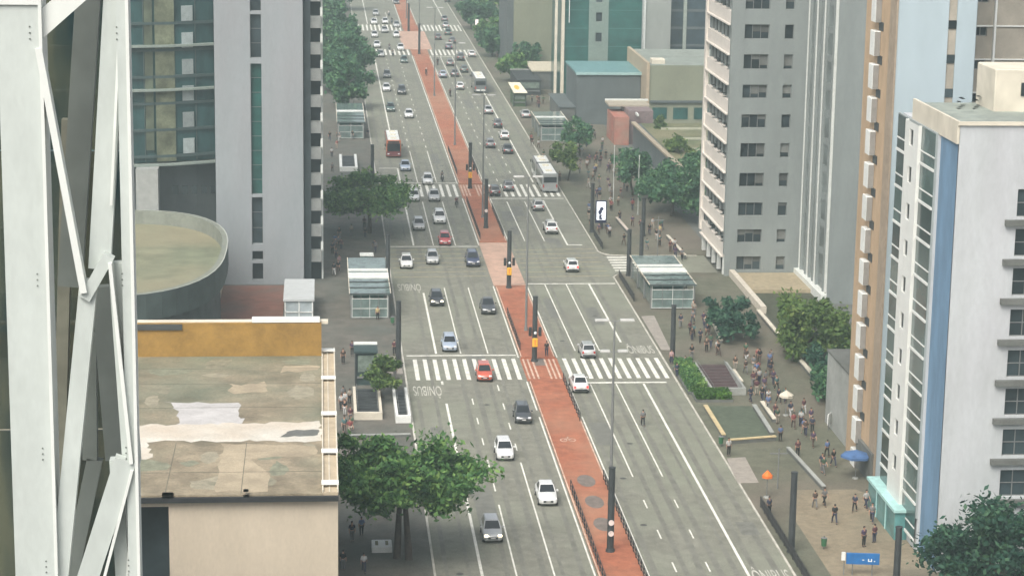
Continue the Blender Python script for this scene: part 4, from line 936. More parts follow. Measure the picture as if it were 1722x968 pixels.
# ================================================================== COLUMNS AND LAMPS
def column(label, x, y, h_, box, grp, z0=.1, discs=0):
    t = thing('signal_column', label, 'signal column', (x, y, z0), 0, grp)
    m_b = MB(); n = 8; m_b.tube((0, 0, 0), (0, 0, h_), .3, .27, 8, smooth=False); m_b.tube((0, 0, 0), (0, 0, .25), .4, .36, 8, smooth=False)
    m_b.tube((0, 0, h_ - .02), (0, 0, h_ + .06), .31, .31, 8, smooth=False)
    m_b.build('column', dark_m, t)
    if box:
        for s in (-1, 1):
            MB().bbox(s * .55 - .17, s * .55 + .17, -.45, -.15, 3.0, 4.0, .03).build('signal_head', black_m, t)
            MB().box(min(s * .3, s * .4), max(s * .3, s * .4), -.3, -.2, 3.4, 3.5).build('bracket', black_m, t)
        bx = MB().bbox(-.3, .3, -.56, -.28, 1.8, 2.75, .05).build('signal_box', yellow_p, t)
        MB().sphere((0, -.66, 3.4), .17, 10).build('lens', lamp_clear, t)
        MB().box(-.06, .06, -.585, -.565, 1.95, 2.6).build('warning_plate', mat('orange plate', (.75, .2, .03)), bx)
    for k in range(discs):
        MB().tube((0, -.28, 2.6 - k * .95), (0, -.36, 2.6 - k * .95), .24, .24, 12).build('round_plate', mat('pale round plate', (.72, .62, .58)), t)
    return t
MC = 'dark signal columns standing in the cycle lane'; KC = 'dark columns along the pavement kerbs'
column('dark column with two pale round plates, nearest in the cycle lane', 24.15, 179.6, 7.3, False, MC, discs=2)
column('dark signal column with orange box at the main crosswalk median', 23.85, 245.2, 7.4, True, MC, .01)
column('dark signal column with yellow box on the pale intersection median', 24.1, 283.4, 7.4, True, MC)
column('dark column with banded base beyond the intersection median', 24.1, 324.6, 7.2, False, MC, discs=1)
column('dark signal column with orange box near the second crosswalk', 24.0, 359, 7.4, True, MC, .01)
column('dark column in the cycle lane before the far crossing', 24.1, 551.5, 7.4, False, MC, .01)
column('dark column beyond the far crossing at the top of the photo', 23.6, 606, 7.4, False, MC, .01)
column('dark kerb column with a white lamp near the bottom right corner', 39.4, 178.7, 7.0, False, KC)
column('dark column with pale cap at the right end of the main crosswalk', 39.4, 244.6, 6.4, False, KC)
column('dark column at the right kerb corner of the side street', 40.6, 290.6, 6.2, False, KC)
column('dark column beside the white advertising panel', 39.3, 321, 7.2, False, KC)
column('tall dark column at the left end of the main crosswalk', 8.5, 242.7, 7.4, False, KC)
column('dark column at the kerb beside the near left bus shelter', 8.45, 281.2, 7.4, False, KC)
column('dark column beside the square white stairwell on the left kerb', 8.55, 370.6, 5.2, False, KC)
column('slim dark post right of the blue sign by the corner tree', 46.2, 170, 5.0, False, KC)
column('dark post in the crowd near the right shelter roof', 43.6, 300, 5.4, False, KC)
column('second dark post standing inside the crowd beyond the side street', 46.4, 318, 5.6, False, KC)
LG = 'tall double arm street lamps along the cycle lane'
def lamp(label, x, y, h_=18.6, low=True):
    t = thing('street_lamp', label, 'street lamp', (x, y, .1), 0, LG)
    MB().tube((0, 0, 0), (0, 0, h_ * .5), .15, .12, 8).tube((0, 0, h_ * .5), (0, 0, h_), .12, .08, 8).tube((0, 0, 0), (0, 0, .5), .24, .2, 8).build('pole', mat('lamp pole grey', (.17, .175, .17), var=.12, scale=.6), t)
    for zz, L in ((h_ - .1, 1.0), (h_ - 2.9, .7)) if low else ((h_ - .1, 1.0),):
        for s in (-1, 1):
            a = MB().tube((0, 0, zz), (s * L * .55, 0, zz + .15), .05, .04, 6).build('arm', grey_m, t)
            MB().bbox(min(s * L * .5, s * L * 1.75), max(s * L * .5, s * L * 1.75), -.28, .28, zz + .1, zz + .26, .05).build('luminaire', mat('luminaire shell', (.45, .45, .43), var=.05), a)
    return t
for i, (x, y, lab) in enumerate([(25.75, 192.3, 'street lamp nearest the camera, rising behind the column with round plates'), (24.2, 259.7, 'street lamp between the main crosswalk and the intersection'), (24.2, 332.8, 'street lamp just beyond the intersection median'),
                                (24.2, 404.5, 'street lamp beside the far cars, fourth along the cycle lane'), (23.9, 473, 'street lamp before the far crossing, fifth along the cycle lane'), (24.3, 557, 'street lamp at the far crossing'), (24.3, 640, 'farthest street lamp at the top edge of the photo')]):
    lamp(lab, x, y, 18.4 if i else 16.9, i == 0)
for i, (x, y) in enumerate([(45.5, 345), (48, 335)]):
    t = thing('flag_pole', ('thin pale pole beside the dark tree in the crowd' if i == 0 else 'thin pale pole nearest the terrace retaining wall'), 'pole', (x, y, .12))
    MB().tube((0, 0, 0), (0, 0, 9), .07, .05, 6).build('pole', rib_m, t); MB().sphere((0, 0, 9.05), .1, 6).build('finial', rib_m, t); MB().tube((0, 0, 0), (0, 0, .2), .2, .16, 8).build('base', concrete, t)
for (x, y, h_, lab) in ((46.0, 301, 6, 'pale thin post with crossbar by the side street'), (41.8, 196.5, 3.8, 'grey litter post by the right kerb ramp')):
    t = thing('sign_post', lab, 'post', (x, y, .12)); MB().tube((0, 0, 0), (0, 0, h_), .07, .06, 6).build('post', grey_m, t); MB().box(-.8, .8, -.05, .05, h_ - .5, h_ - .4).build('crossbar', grey_m, t)
# kerb side and cycle lane guard rails
def rail(label, x, y0, y1, m, h_=.95, step=1.6, z0=.1, grp=None, x1=None):
    t = thing('guard_rail', label, 'guard rail', (x, y0, z0), 0, grp); n = max(1, round((y1 - y0) / step)); dx = 0 if x1 is None else x1 - x
    pm = MB()
    for k in range(n + 1): MB().box(dx * k / n - .04, dx * k / n + .04, (y1 - y0) * k / n - .04, (y1 - y0) * k / n + .04, 0, h_).build('post', m, t)
    for zz in (h_ - .04, h_ * .55, .2): MB().beam((0, 0, zz), (dx, y1 - y0, zz), .05, .06, side=Vector((0, 0, 1))).build('bar', m, t)
    return t
RG = 'black guard rails along the cycle lane'; KG = 'black pedestrian guard rails along the right kerb'
rail('guard rail on the left cycle lane edge at the bottom of the photo', 22.7, 170, 197, black_m, grp=RG)
rail('guard rail on the right cycle lane edge at the bottom of the photo', 26.1, 170, 200, black_m, grp=RG)
rail('guard rail on the right cycle lane edge just below the main crosswalk', 26.15, 220, 236, black_m, grp=RG)
rail('guard rail on the left cycle lane edge beyond the main crosswalk', 22.65, 250, 268, black_m, grp=RG)
rail('guard rail on the left cycle lane edge beyond the intersection', 22.65, 316, 346, black_m, grp=RG)
rail('guard rail on the right cycle lane edge beyond the intersection', 26.15, 318, 340, black_m, grp=RG)
rail('guard rail on the left cycle lane edge past the second crosswalk', 22.65, 372, 398, black_m, grp=RG)
rail('guard rail on the right cycle lane edge past the second crosswalk', 26.15, 372, 392, black_m, grp=RG)
dk = mat('black sheet panel', (.03, .03, .032), var=.2)
def panel_rail(label, x, y0, y1):
    t = rail(label, x, y0, y1, black_m, 1.05, 1.8, .12, KG)
    MB().box(-.015, .015, .05, y1 - y0 - .05, .12, .9).build('infill_panel', dk, t)
panel_rail('dark kerb guard rail in the bottom right corner', 39.15, 168, 191)
panel_rail('dark kerb guard rail beside the right bus shelter', 39.2, 275, 289.5)
panel_rail('dark kerb guard rail at the curved corner past the side street', 39.3, 308.5, 318)
# ================================================================== PANELS, SIGNS, SMALL STREET THINGS
pc = at(1010, 386)
t = thing('advertising_panel', 'white lit advertising panel with a dark figure motif on the right pavement', 'panel', (pc.x, pc.y, .12))
MB().bbox(-.82, .82, -.15, .2, .9, 4.2, .04).build('case', mat('navy case', (.012, .015, .06), rough=.4), t)
MB().box(-.66, .66, -.17, -.152, 1.35, 4.05).build('screen', mat('panel screen', (.85, .88, .9), var=.02, emit=(.9, .95, 1, .55)), t)
mo = MB(); mo.sheet([(.28 * math.cos(i * .5236) + .08, .27 * math.sin(i * .5236) + 3.0) for i in range(12)], 0).sheet([(-.45, 2.55), (-.15, 2.98), (.2, 2.8), (.05, 2.35), (-.1, 2.1), (-.3, 2.15)], 0).sheet([(-.25, 1.4), (-.3, 2.0), (.12, 2.2), (.05, 1.75), (.3, 1.42)], 0)
mo.v = [(v[0], -.178 - .001 * i, v[1]) for i, v in enumerate(mo.v)]; mo.v = [(v[0], -.18, v[2]) for v in mo.v]
mo.v = [(v[0], -.18 - (.003 if i >= 18 else .0015 if i >= 12 else 0), v[2]) for i, v in enumerate(mo.v)]
mo.build('figure_motif', mat('navy ink', (.015, .02, .09)), t)
MB().box(-.3, .3, -.1, .1, 0, .9).build('foot', dark_m, t)
pc = at(803, 58)
t = thing('advertising_panel', 'small white panel with a red motif in front of a far tree', 'panel', (pc.x, pc.y, .12))
MB().bbox(-.75, .75, -.12, .12, 1.4, 3.9, .04).build('case', dark_m, t); MB().box(-.65, .65, -.14, -.122, 1.5, 3.8).build('screen', mat('panel screen pale', (.85, .75, .75), var=.03, emit=(1, .85, .85, .3)), t)
MB().box(-.4, .4, -.155, -.142, 1.7, 2.4).box(-.15, .35, -.155, -.142, 2.41, 2.8).build('red_motif', mat('red ink', (.6, .04, .05)), t); MB().box(-.12, .12, -.08, .08, 0, 1.4).build('foot', dark_m, t)
p = at(1420, 966); q = at(1468, 958)
t = thing('street_sign', 'long blue sign board with faint white marks on grey posts, bottom right', 'sign', ((p.x + q.x) / 2, p.y - .6, .12), R(-8))
MB().bbox(-1.35, 1.35, -.06, .06, 1.0, 1.95, .02).build('board', mat('sign blue', (.015, .13, .36), rough=.45, var=.12), t)
mk2 = MB()
for x0, x1, z0, z1 in ((.42, .5, 1.25, 1.5), (.5, .66, 1.25, 1.32), (.66, .74, 1.25, 1.5), (.9, 1.0, 1.25, 1.34), (-.05, .1, 1.35, 1.42)): mk2.box(x0, x1, -.068, -.062, z0, z1)
mk2.build('white_marks', white_p, t)
for x in (-1.5, -.8, .8): MB().tube((x, .12, 0), (x, .12, 1.6 if x > -1.4 else 2.0), .045, .045, 6).build('post', grey_m, t)
MB().bbox(-1.75, -1.42, -.1, .05, 1.3, 2.0, .03).build('white_plate', white_p, t)
p = at(642, 927)
t = thing('utility_cover', 'white square planter box with two dark slots under the left foreground tree', 'box', (p.x, p.y, .12))
MB().bbox(-.85, .85, -.6, 1.4, 0, .5, .05).build('box', white_p, t); MB().box(-.55, -.3, -.1, 1.0, .495, .508).box(.3, .55, -.1, 1.0, .495, .508).build('slot', mat('olive slot', (.15, .14, .06)), t)
def parasol(label, x, y, h_, r, m, n=4, name='parasol', rot=.0, z0=.12, tilt=0):
    t = thing(name, label, 'parasol', (x, y, z0), rot)
    v = [(0, 0, h_ + .5)] + [(r * math.cos(2 * math.pi * i / n), r * math.sin(2 * math.pi * i / n), h_ + tilt * math.sin(2 * math.pi * i / n)) for i in range(n)] + [(r * math.cos(2 * math.pi * i / n), r * math.sin(2 * math.pi * i / n), h_ - .22 + tilt * math.sin(2 * math.pi * i / n)) for i in range(n)]
    mb = MB().add(v, [(0, 1 + i, 1 + (i + 1) % n) for i in range(n)] + [(1 + i, 1 + n + i, 1 + n + (i + 1) % n, 1 + (i + 1) % n) for i in range(n)])
    mb.build('canopy', m, t); MB().tube((0, 0, 0), (0, 0, h_ + .45), .04, .04, 6).build('pole', grey_m, t); MB().tube((0, 0, 0), (0, 0, .12), .3, .28, 10).build('base', concrete, t)
    return t
p = at(948, 188); parasol('square salmon parasol on the pavement below the dark shop block', p.x, p.y, 2.3, 1.7, mat('salmon cloth', (.62, .27, .19), var=.1))
p = at(1440, 806); parasol('dark blue parasol at the foot of the orange tower', p.x - .1, p.y, 2.3, 1.5, mat('blue cloth', (.06, .13, .28), var=.2), 6)
p = at(1289, 838); parasol('tiny orange sun umbrella over a vendor by the right kerb', p.x, p.y, 2.1, .48, mat('orange cloth', (.75, .16, .02), var=.1), 8)
p = at(1321, 700); parasol('cream vendor umbrella among the walkers beside the paved square', p.x, p.y, 2.2, .75, cream, 8)
if 0: parasol('beige vendor umbrella above the walkers beyond the stairwell', p.x, p.y, 2.2, .8, mat('beige cloth', (.5, .4, .28)), 8)
p = at(1396, 722)
t = thing('banner', 'white tilted banner board beside the shaded garden corner', 'banner', (p.x, p.y, .12), R(60))
MB().bbox(-1.0, 1.0, -.05, .05, .6, 1.7, .02).build('board', white_p, t); MB().tube((-.7, 0, 0), (-.7, 0, .6), .05, n=6).build('leg', grey_m, t); MB().tube((.7, 0, 0), (.7, 0, .6), .05, n=6).build('leg', grey_m, t)
# low cream walls around the paved square, benches
def lowwall(label, a, b2, wd, h_, m, name='low_wall', cat='low wall'):
    a = Vector((a[0], a[1], .12 + h_ / 2)); b2 = Vector((b2[0], b2[1], .12 + h_ / 2)); c = (a + b2) / 2
    t = thing(name, label, cat, (c.x, c.y, .12)); up_ = Vector((0, 0, 1)); o = Vector((c.x, c.y, .12))
    MB().beam(a - o - Vector((0, 0, .05)), b2 - o - Vector((0, 0, .05)), wd, h_ - .1, side=up_).build('wall', concrete_d, t)
    MB().beam(a - o + Vector((0, 0, h_ / 2)), b2 - o + Vector((0, 0, h_ / 2)), wd + .08, .1, side=up_).build('coping', m, t)
lowwall('yellowish low wall along the near side of the paved square', at(1228, 748), at(1304, 742), .35, .45, mat('yellow stone', (.52, .42, .24), var=.1))
lowwall('yellowish low wall along the kerb side of the paved square', at(1186, 688), at(1217, 738), .35, .35, mat('yellow stone', (.52, .42, .24), var=.1))
lowwall('grey low wall along the far side of the paved square', at(1268, 688), at(1298, 735), .35, .4, concrete)
lowwall('pale low wall beside the walkers right of the paved square', at(1281, 682), at(1302, 712), .35, .4, cream)
lowwall('pale low wall running below the paved square towards the corner', at(1325, 760), at(1385, 826), .3, .4, concrete)
lowwall('short pale wall right of the stairwell hedge', at(1233, 630), at(1247, 650), .3, .5, cream)
lowwall('long pale wall ahead of the pavement crowd', at(1037, 372), at(1056, 394), .35, .5, mat('pale pink stone', (.55, .47, .40), var=.1))
lowwall('pale edge wall beside the parked forecourt at the balcony tower', at(1122, 402), at(1152, 436), .3, .5, cream)
lowwall('thin pale wall behind the walkers near the dark leaf clump', at(1213, 578), at(1192, 532), .3, .3, cream)
lowwall('thin pale wall crossing the left pavement below the stairwells', at(572, 738), at(690, 736), .25, .3, concrete)
# small litter and utility things
bl = MB
for i, (px, py, lab) in enumerate([(745, 672, ''), ]): pass
def bin_(label, px, py):
    p = at(px, py); t = thing('litter_bin', label, 'litter bin', (p.x, p.y, .12), 0, 'litter bins on the pavements')
    MB().tube((0, 0, .3), (0, 0, 1.0), .22, .26, 10).build('bucket', mat('bin green', (.03, .12, .05)), t); MB().tube((0, 0, 0), (0, 0, 1.2), .04, .04, 6).build('post', grey_m, t); MB().tube((0, 0, 1.0), (0, 0, 1.05), .27, .2, 10).build('rim', grey_m, t)
bin_('litter bin beside the low stone wall of the paved square', 1212, 752); bin_('litter bin by the near left bus shelter', 660, 548); bin_('litter bin at the kerb left of the tall crosswalk column', 650, 612); bin_('litter bin on the tan paving near the blue sign', 1385, 925)
# ================================================================== VEHICLES
def mirror_pts(st): return st
def car_parts(kind):
    """list of (part name, mesh, role); nose towards -Y, origin on the road under the middle"""
    L, W, H, hood, base, ct0, ct1, cb1 = {'hatch': (3.9, 1.70, 1.50, -.98, .93, -.32, 1.50, 1.86), 'sedan': (4.35, 1.74, 1.47, -1.0, .93, -.30, .98, 1.62), 'suv': (4.35, 1.82, 1.68, -1.15, 1.05, -.55, 1.75, 2.06), 'pickup': (4.5, 1.74, 1.58, -1.0, .98, -.35, .55, .80)}[kind]
    h = L / 2; w = W / 2; s = 1 if kind != 'suv' else 1.12
    tail = base + (.03 if kind in ('hatch', 'suv') else -.02)
    st = [(-h, w * .74, .36 * s, .58 * s), (-h + .08, w * .88, .26 * s, .70 * s), (-h + .35, w * .96, .2 * s, .78 * s), (hood, w, .2 * s, base), (0, w, .2 * s, base + .02), (h * .6, w, .2 * s, base + .04), (h - .3, w * .97, .22 * s, tail), (h - .06, w * .9, .3 * s, tail - .06), (h, w * .82, .36 * s, tail - .22)]
    mb = MB(); rows = []
    for (y, ww, zb, zt) in st:
        half = [(ww * .85, zb), (ww, zb + .12), (ww, zb + (zt - zb) * .6), (ww * .955, zt - .06), (ww * .86, zt), (0, zt + .035)]
        rows.append([(0, y, zb)] + [(x, y, z) for x, z in half] + [(-x, y, z) for x, z in reversed(half[:-1])])
    n = len(rows[0]); vs_ = [p for r in rows for p in r]; fs = []
    for i in range(len(rows) - 1):
        for j in range(n): fs.append((i * n + j, i * n + (j + 1) % n, (i + 1) * n + (j + 1) % n, (i + 1) * n + j))
    mb.add(vs_, fs, 0, True); mb.add(vs_[:n], [tuple(reversed(range(n)))]); mb.add(vs_[-n:], [tuple(range(n))])
    # cabin
    zb = base - .01; b0 = (hood + .02, w * .9); b1 = (cb1, w * .88); zr = H
    t0 = (ct0, w * .70); t1 = (ct1, w * .68)
    def fr(off, zl, zh):
        """cabin ring at height share"""
        pass
    lo = [(-b0[1], b0[0]), (b0[1], b0[0]), (b1[1], b1[0]), (-b1[1], b1[0])]; hi_ = [(-t0[1], t0[0]), (t0[1], t0[0]), (t1[1], t1[0]), (-t1[1], t1[0])]
    P0 = [Vector((x, y, zb)) for x, y in lo]; P1 = [Vector((x, y, zr - .05)) for x, y in hi_]; P2 = [Vector((x * .86, y + (.12 if k < 2 else -.12), zr)) for k, (x, y) in enumerate(hi_)]
    mb.add(P0 + P1 + P2, [(k, (k + 1) % 4, 4 + (k + 1) % 4, 4 + k) for k in range(4)] + [(4 + k, 4 + (k + 1) % 4, 8 + (k + 1) % 4, 8 + k) for k in range(4)] + [(8, 9, 10, 11)])
    parts = [('body', mb, 'paint')]
    def pane(k, m0, m1, lo_, hi2, out=.012):
        a, b_, c, d = P0[k], P0[(k + 1) % 4], P1[(k + 1) % 4], P1[k]
        def pt(u, v): return a.lerp(b_, u).lerp(d.lerp(c, u), v)
        nrm = (b_ - a).cross(d - a).normalized()
        if nrm.dot((a + c) / 2 - Vector((0, .4, 1.0))) < 0: nrm = -nrm
        q = [pt(m0, lo_), pt(1 - m1, lo_), pt(1 - m1, hi2), pt(m0, hi2)]
        v = [p + nrm * out for p in q] + [p - nrm * .01 for p in q]
        return MB().add(v, [(0, 1, 2, 3), (4, 7, 6, 5)] + [(i, (i + 1) % 4, 4 + (i + 1) % 4, 4 + i) for i in range(4)])
    parts += [('windscreen', pane(0, .05, .05, .06, .95), 'glass'), ('rear_window', pane(2, .07, .07, .15, .92), 'glass'), ('side_window', pane(1, .2, .14, .12, .92), 'glass'), ('side_window', pane(3, .14, .2, .12, .92), 'glass')]
    for sx in (-1, 1):
        for y in (-h + .75, h - .78):
            r = .31 * s; x = sx * (w - .10)
            wm = MB().tube((x - .1 * sx, y, r), (x + .115 * sx, y, r), r, r, 14, 0).tube((x + .116 * sx, y, r), (x + .125 * sx, y, r), r * .6, r * .55, 10, 1)
            parts.append(('wheel', wm, 'wheel'))
        parts.append(('headlight', MB().bbox(sx * w * .68 - .17, sx * w * .68 + .17, -h + .005, -h + .22, .60 * s, .73 * s, .03), 'head'))
        parts.append(('tail_light', MB().bbox(sx * w * .74 - .12, sx * w * .74 + .12, h - .14, h + .008, tail - .34, tail - .1, .03), 'tail'))
        parts.append(('mirror', MB().bbox(sx * (w + .08) - .09, sx * (w + .08) + .09, hood + .28, hood + .42, base + .02, base + .16, .03), 'paint'))
    parts.append(('grille', MB().box(-w * .5, w * .5, -h - .012, -h + .1, .40 * s, .57 * s), 'black'))
    parts.append(('number_plate', MB().box(-.2, .2, -h - .02, -h - .013, .44 * s, .55 * s), 'plate'))
    parts.append(('number_plate', MB().box(-.2, .2, h + .001, h + .012, .52 * s, .64 * s), 'plate'))
    parts.append(('bumper', MB().box(-w * .78, w * .78, h - .1, h + .02, .34 * s, .5 * s), 'black'))
    if kind == 'pickup': parts.append(('cargo_bed', MB().box(-w * .82, w * .82, 1.0, h - .15, base + .02, base + .07), 'black'))
    if kind == 'suv': parts.append(('roof_rack', MB().box(-w * .62, -w * .58, -.3, 1.5, H + .002, H + .06).box(w * .58, w * .62, -.3, 1.5, H + .002, H + .06), 'black'))
    role = {'paint': paint('base', (.5, .5, .5)), 'glass': auto_glass, 'wheel': [rubber, chrome], 'head': lamp_clear, 'tail': lamp_red, 'black': black_m, 'plate': mat('plate grey', (.5, .5, .48))}
    return [(n_, m_.mesh(n_, role[r_]), r_) for n_, m_, r_ in parts]
CARP = {k: car_parts(k) for k in ('hatch', 'sedan', 'suv', 'pickup')}
for _n in CARP:
    for _p, _m, _r in CARP[_n]:
        for _v in _m.vertices: _v.co.z *= 1.1; _v.co.y *= 1.04
LEN = {'hatch': 3.9, 'sedan': 4.35, 'suv': 4.35, 'pickup': 4.5}
PC = {'white': (.72, .73, .72), 'silver': (.42, .43, .43), 'grey': (.16, .165, .17), 'dark': (.045, .05, .055), 'black': (.016, .017, .019), 'red': (.45, .03, .03), 'orange': (.55, .09, .04), 'navy': (.025, .035, .085), 'blue': (.35, .42, .52), 'green': (.05, .1, .085)}
def place_car(kind, colour, x, y, away, label, group, lit=False, brake=False):
    t = thing('parked_car' if False else 'car', label, 'car', (x, y, 0), math.pi if away else 0, group)
    t.rotation_euler.z += rnd.uniform(-.012, .012)
    pm = paint(colour, PC[colour])
    for n_, me, r_ in CARP[kind]:
        o = obj(n_, me, t)
        if r_ == 'paint' or (r_ == 'head' and lit) or (r_ == 'tail' and brake):
            o.material_slots[0].link = 'OBJECT'; o.material_slots[0].material = pm if r_ == 'paint' else (lamp_lit if r_ == 'head' else lamp_red_on)
            if r_ == 'head': o['label'] = 'lit headlight'
    return t
GL = 'cars coming down the left carriageway'; GRR = 'cars driving away on the right carriageway'
def left(px, py, kind, colour, label, **k):
    p = at(px, py); place_car(kind, colour, p.x, p.y + LEN[kind] / 2, False, label, GL, **k)
def right(px, py, kind, colour, label, **k):
    p = at(px, py); place_car(kind, colour, p.x, p.y + LEN[kind] / 2, True, label, GRR, **k)
left(829, 914, 'hatch', 'silver', 'silver car with lit headlights, nearest the bottom edge on the left carriageway', lit=True)
left(922, 852, 'sedan', 'white', 'white sedan right beside the cycle lane in the foreground')
left(850, 776, 'hatch', 'white', 'white car in the middle lane just right of the foreground tree')
left(881, 714, 'hatch', 'dark', 'dark car with pale roof nearest below the main crosswalk')
left(816, 643, 'hatch', 'orange', 'orange red car crossing the main crosswalk')
left(757, 593, 'hatch', 'blue', 'pale blue car waiting just before the main crosswalk')
left(822, 530, 'pickup', 'dark', 'dark pickup beside the cycle lane beyond the main crosswalk')
left(735, 516, 'hatch', 'black', 'black car with lit headlights next to the road wording', lit=True)
left(796, 450, 'suv', 'navy', 'navy car on the intersection beside the pale median')
left(728, 446, 'hatch', 'silver', 'silver car in the middle of the intersection')
left(684, 453, 'hatch', 'white', 'white car on the intersection nearest the left bus shelter')
left(749, 414, 'hatch', 'red', 'dark red car at the far stop line of the intersection')
left(705, 389, 'hatch', 'silver', 'silver car right of the broad tree past the intersection')
left(740, 378, 'suv', 'white', 'white car two places behind the dark red one')
left(731, 340, 'sedan', 'silver', 'silver sedan just below the second crosswalk')
left(697, 340, 'hatch', 'white', 'white car half hidden by the broad tree at the second crosswalk')
left(720, 312, 'hatch', 'white', 'white car stopped on the second crosswalk line')
left(682, 289, 'sedan', 'blue', 'pale blue sedan directly in front of the orange bus')
left(688, 200, 'hatch', 'white', 'white car in the lane right of the orange bus, farther back')
left(657, 189, 'hatch', 'green', 'dark green car behind the orange bus')
left(676, 160, 'suv', 'dark', 'dark car with pale roof, right one of the pair past the far left shelter')
left(650, 155, 'hatch', 'white', 'white car, left one of the pair past the far left shelter')
left(651, 132, 'hatch', 'grey', 'grey car partly under the trees before the far crossing')
left(680, 107, 'hatch', 'green', 'dark car with pale roof leaving the far crossing')
left(640, 97, 'sedan', 'silver', 'silver sedan on the nearer zebra of the far crossing')
left(674, 86, 'hatch', 'white', 'white car beside the pale median of the far crossing')
left(634, 81, 'sedan', 'white', 'white sedan inside the far crossing nearest the trees')
left(630, 64, 'hatch', 'white', 'white car, first in the left queue above the far crossing')
left(667, 64, 'hatch', 'white', 'white car, first in the queue nearest the far median')
left(647, 56, 'sedan', 'silver', 'silver sedan, first in the middle queue above the far crossing')
left(629, 42, 'sedan', 'white', 'white sedan, second in the left queue above the far crossing')
left(667, 47, 'hatch', 'silver', 'silver car, second in the queue nearest the far median')
left(648, 41, 'hatch', 'white', 'white car, second in the middle queue above the far crossing')
left(632, 27, 'hatch', 'silver', 'silver car, third in the left queue above the far crossing')
left(667, 8, 'sedan', 'dark', 'dark sedan at the top edge on the left carriageway')
right(977, 662, 'sedan', 'white', 'white sedan entering the main crosswalk beside the cycle lane', brake=True)
right(990, 604, 'hatch', 'silver', 'silver car just past the main crosswalk')
right(963, 459, 'hatch', 'white', 'white car alone on the right half of the intersection', brake=True)
right(928, 395, 'suv', 'white', 'white car past the intersection near the advertising panel')
right(906, 356, 'hatch', 'silver', 'silver car by the stop line of the second crosswalk')
right(833, 331, 'hatch', 'black', 'black car on the second crosswalk beside the cycle lane')
right(856, 323, 'hatch', 'grey', 'grey car on the second crosswalk left of the articulated bus')
right(855, 260, 'sedan', 'dark', 'dark grey sedan behind the articulated bus lane line')
right(825, 250, 'hatch', 'grey', 'grey car with pale roof, left of the dark grey sedan')
right(849, 236, 'hatch', 'white', 'white car just ahead of the dark grey sedan')
right(838, 216, 'hatch', 'dark', 'dark car by the bus lane line before the far right shelter')
right(822, 193, 'sedan', 'silver', 'silver sedan below the far white roofed bus')
right(885, 200, 'sedan', 'silver', 'silver sedan parked in the bus lane by the far right shelter')
right(774, 152, 'hatch', 'white', 'white car left of the far white roofed bus')
right(745, 132, 'hatch', 'blue', 'pale blue car beside the cycle lane below the far crossing')
right(765, 130, 'sedan', 'grey', 'grey sedan squeezed between two cars below the far crossing')
right(781, 123, 'hatch', 'green', 'dark green car just ahead of the far white roofed bus')
right(757, 112, 'hatch', 'grey', 'grey car below the far right zebra, middle lane')
right(775, 103, 'suv', 'dark', 'dark van like car on the bus lane line at the far right zebra')
right(794, 97, 'hatch', 'white', 'white car turning at the right kerb of the far crossing')
right(755, 84, 'hatch', 'navy', 'navy car inside the far crossing on the right')
right(761, 74, 'hatch', 'dark', 'dark car inside the far crossing close to the right kerb')
right(737, 68, 'hatch', 'dark', 'dark car inside the far crossing next to the median')
right(754, 60, 'sedan', 'green', 'dark green sedan at the upper zebra of the far crossing')
right(750, 48, 'sedan', 'silver', 'silver sedan on the upper zebra of the far crossing')
right(748, 37, 'sedan', 'grey', 'grey sedan with pale roof above the far crossing')
right(753, 5, 'hatch', 'green', 'dark green car at the top edge on the right carriageway')
# ---- buses
def bus_box(mb, x0, x1, y0, y1, z0, z1, r=.18):
    sec = [(x0 + .05, z0), (x1 - .05, z0), (x1, z0 + .12), (x1, z1 - r), (x1 - r * .3, z1 - r * .3), (x1 - r, z1), (x0 + r, z1), (x0 + r * .3, z1 - r * .3), (x0, z1 - r)]
    sec.append((x0, z0 + .12)); n = len(sec)
    ys = [(y0, .94), (y0 + .12, 1), (y1 - .12, 1), (y1, .94)]; xm, zm = (x0 + x1) / 2, (z0 + z1) / 2
    v = [(xm + (x - xm) * k, y, zm + (z - zm) * (k if k == 1 else .97)) for y, k in ys for x, z in sec]; f = []
    for i in range(3):
        for j in range(n): f.append((i * n + j, i * n + (j + 1) % n, (i + 1) * n + (j + 1) % n, (i + 1) * n + j))
    f += [tuple(reversed(range(n))), tuple(range(3 * n, 4 * n))]
    return mb.add(v, f)
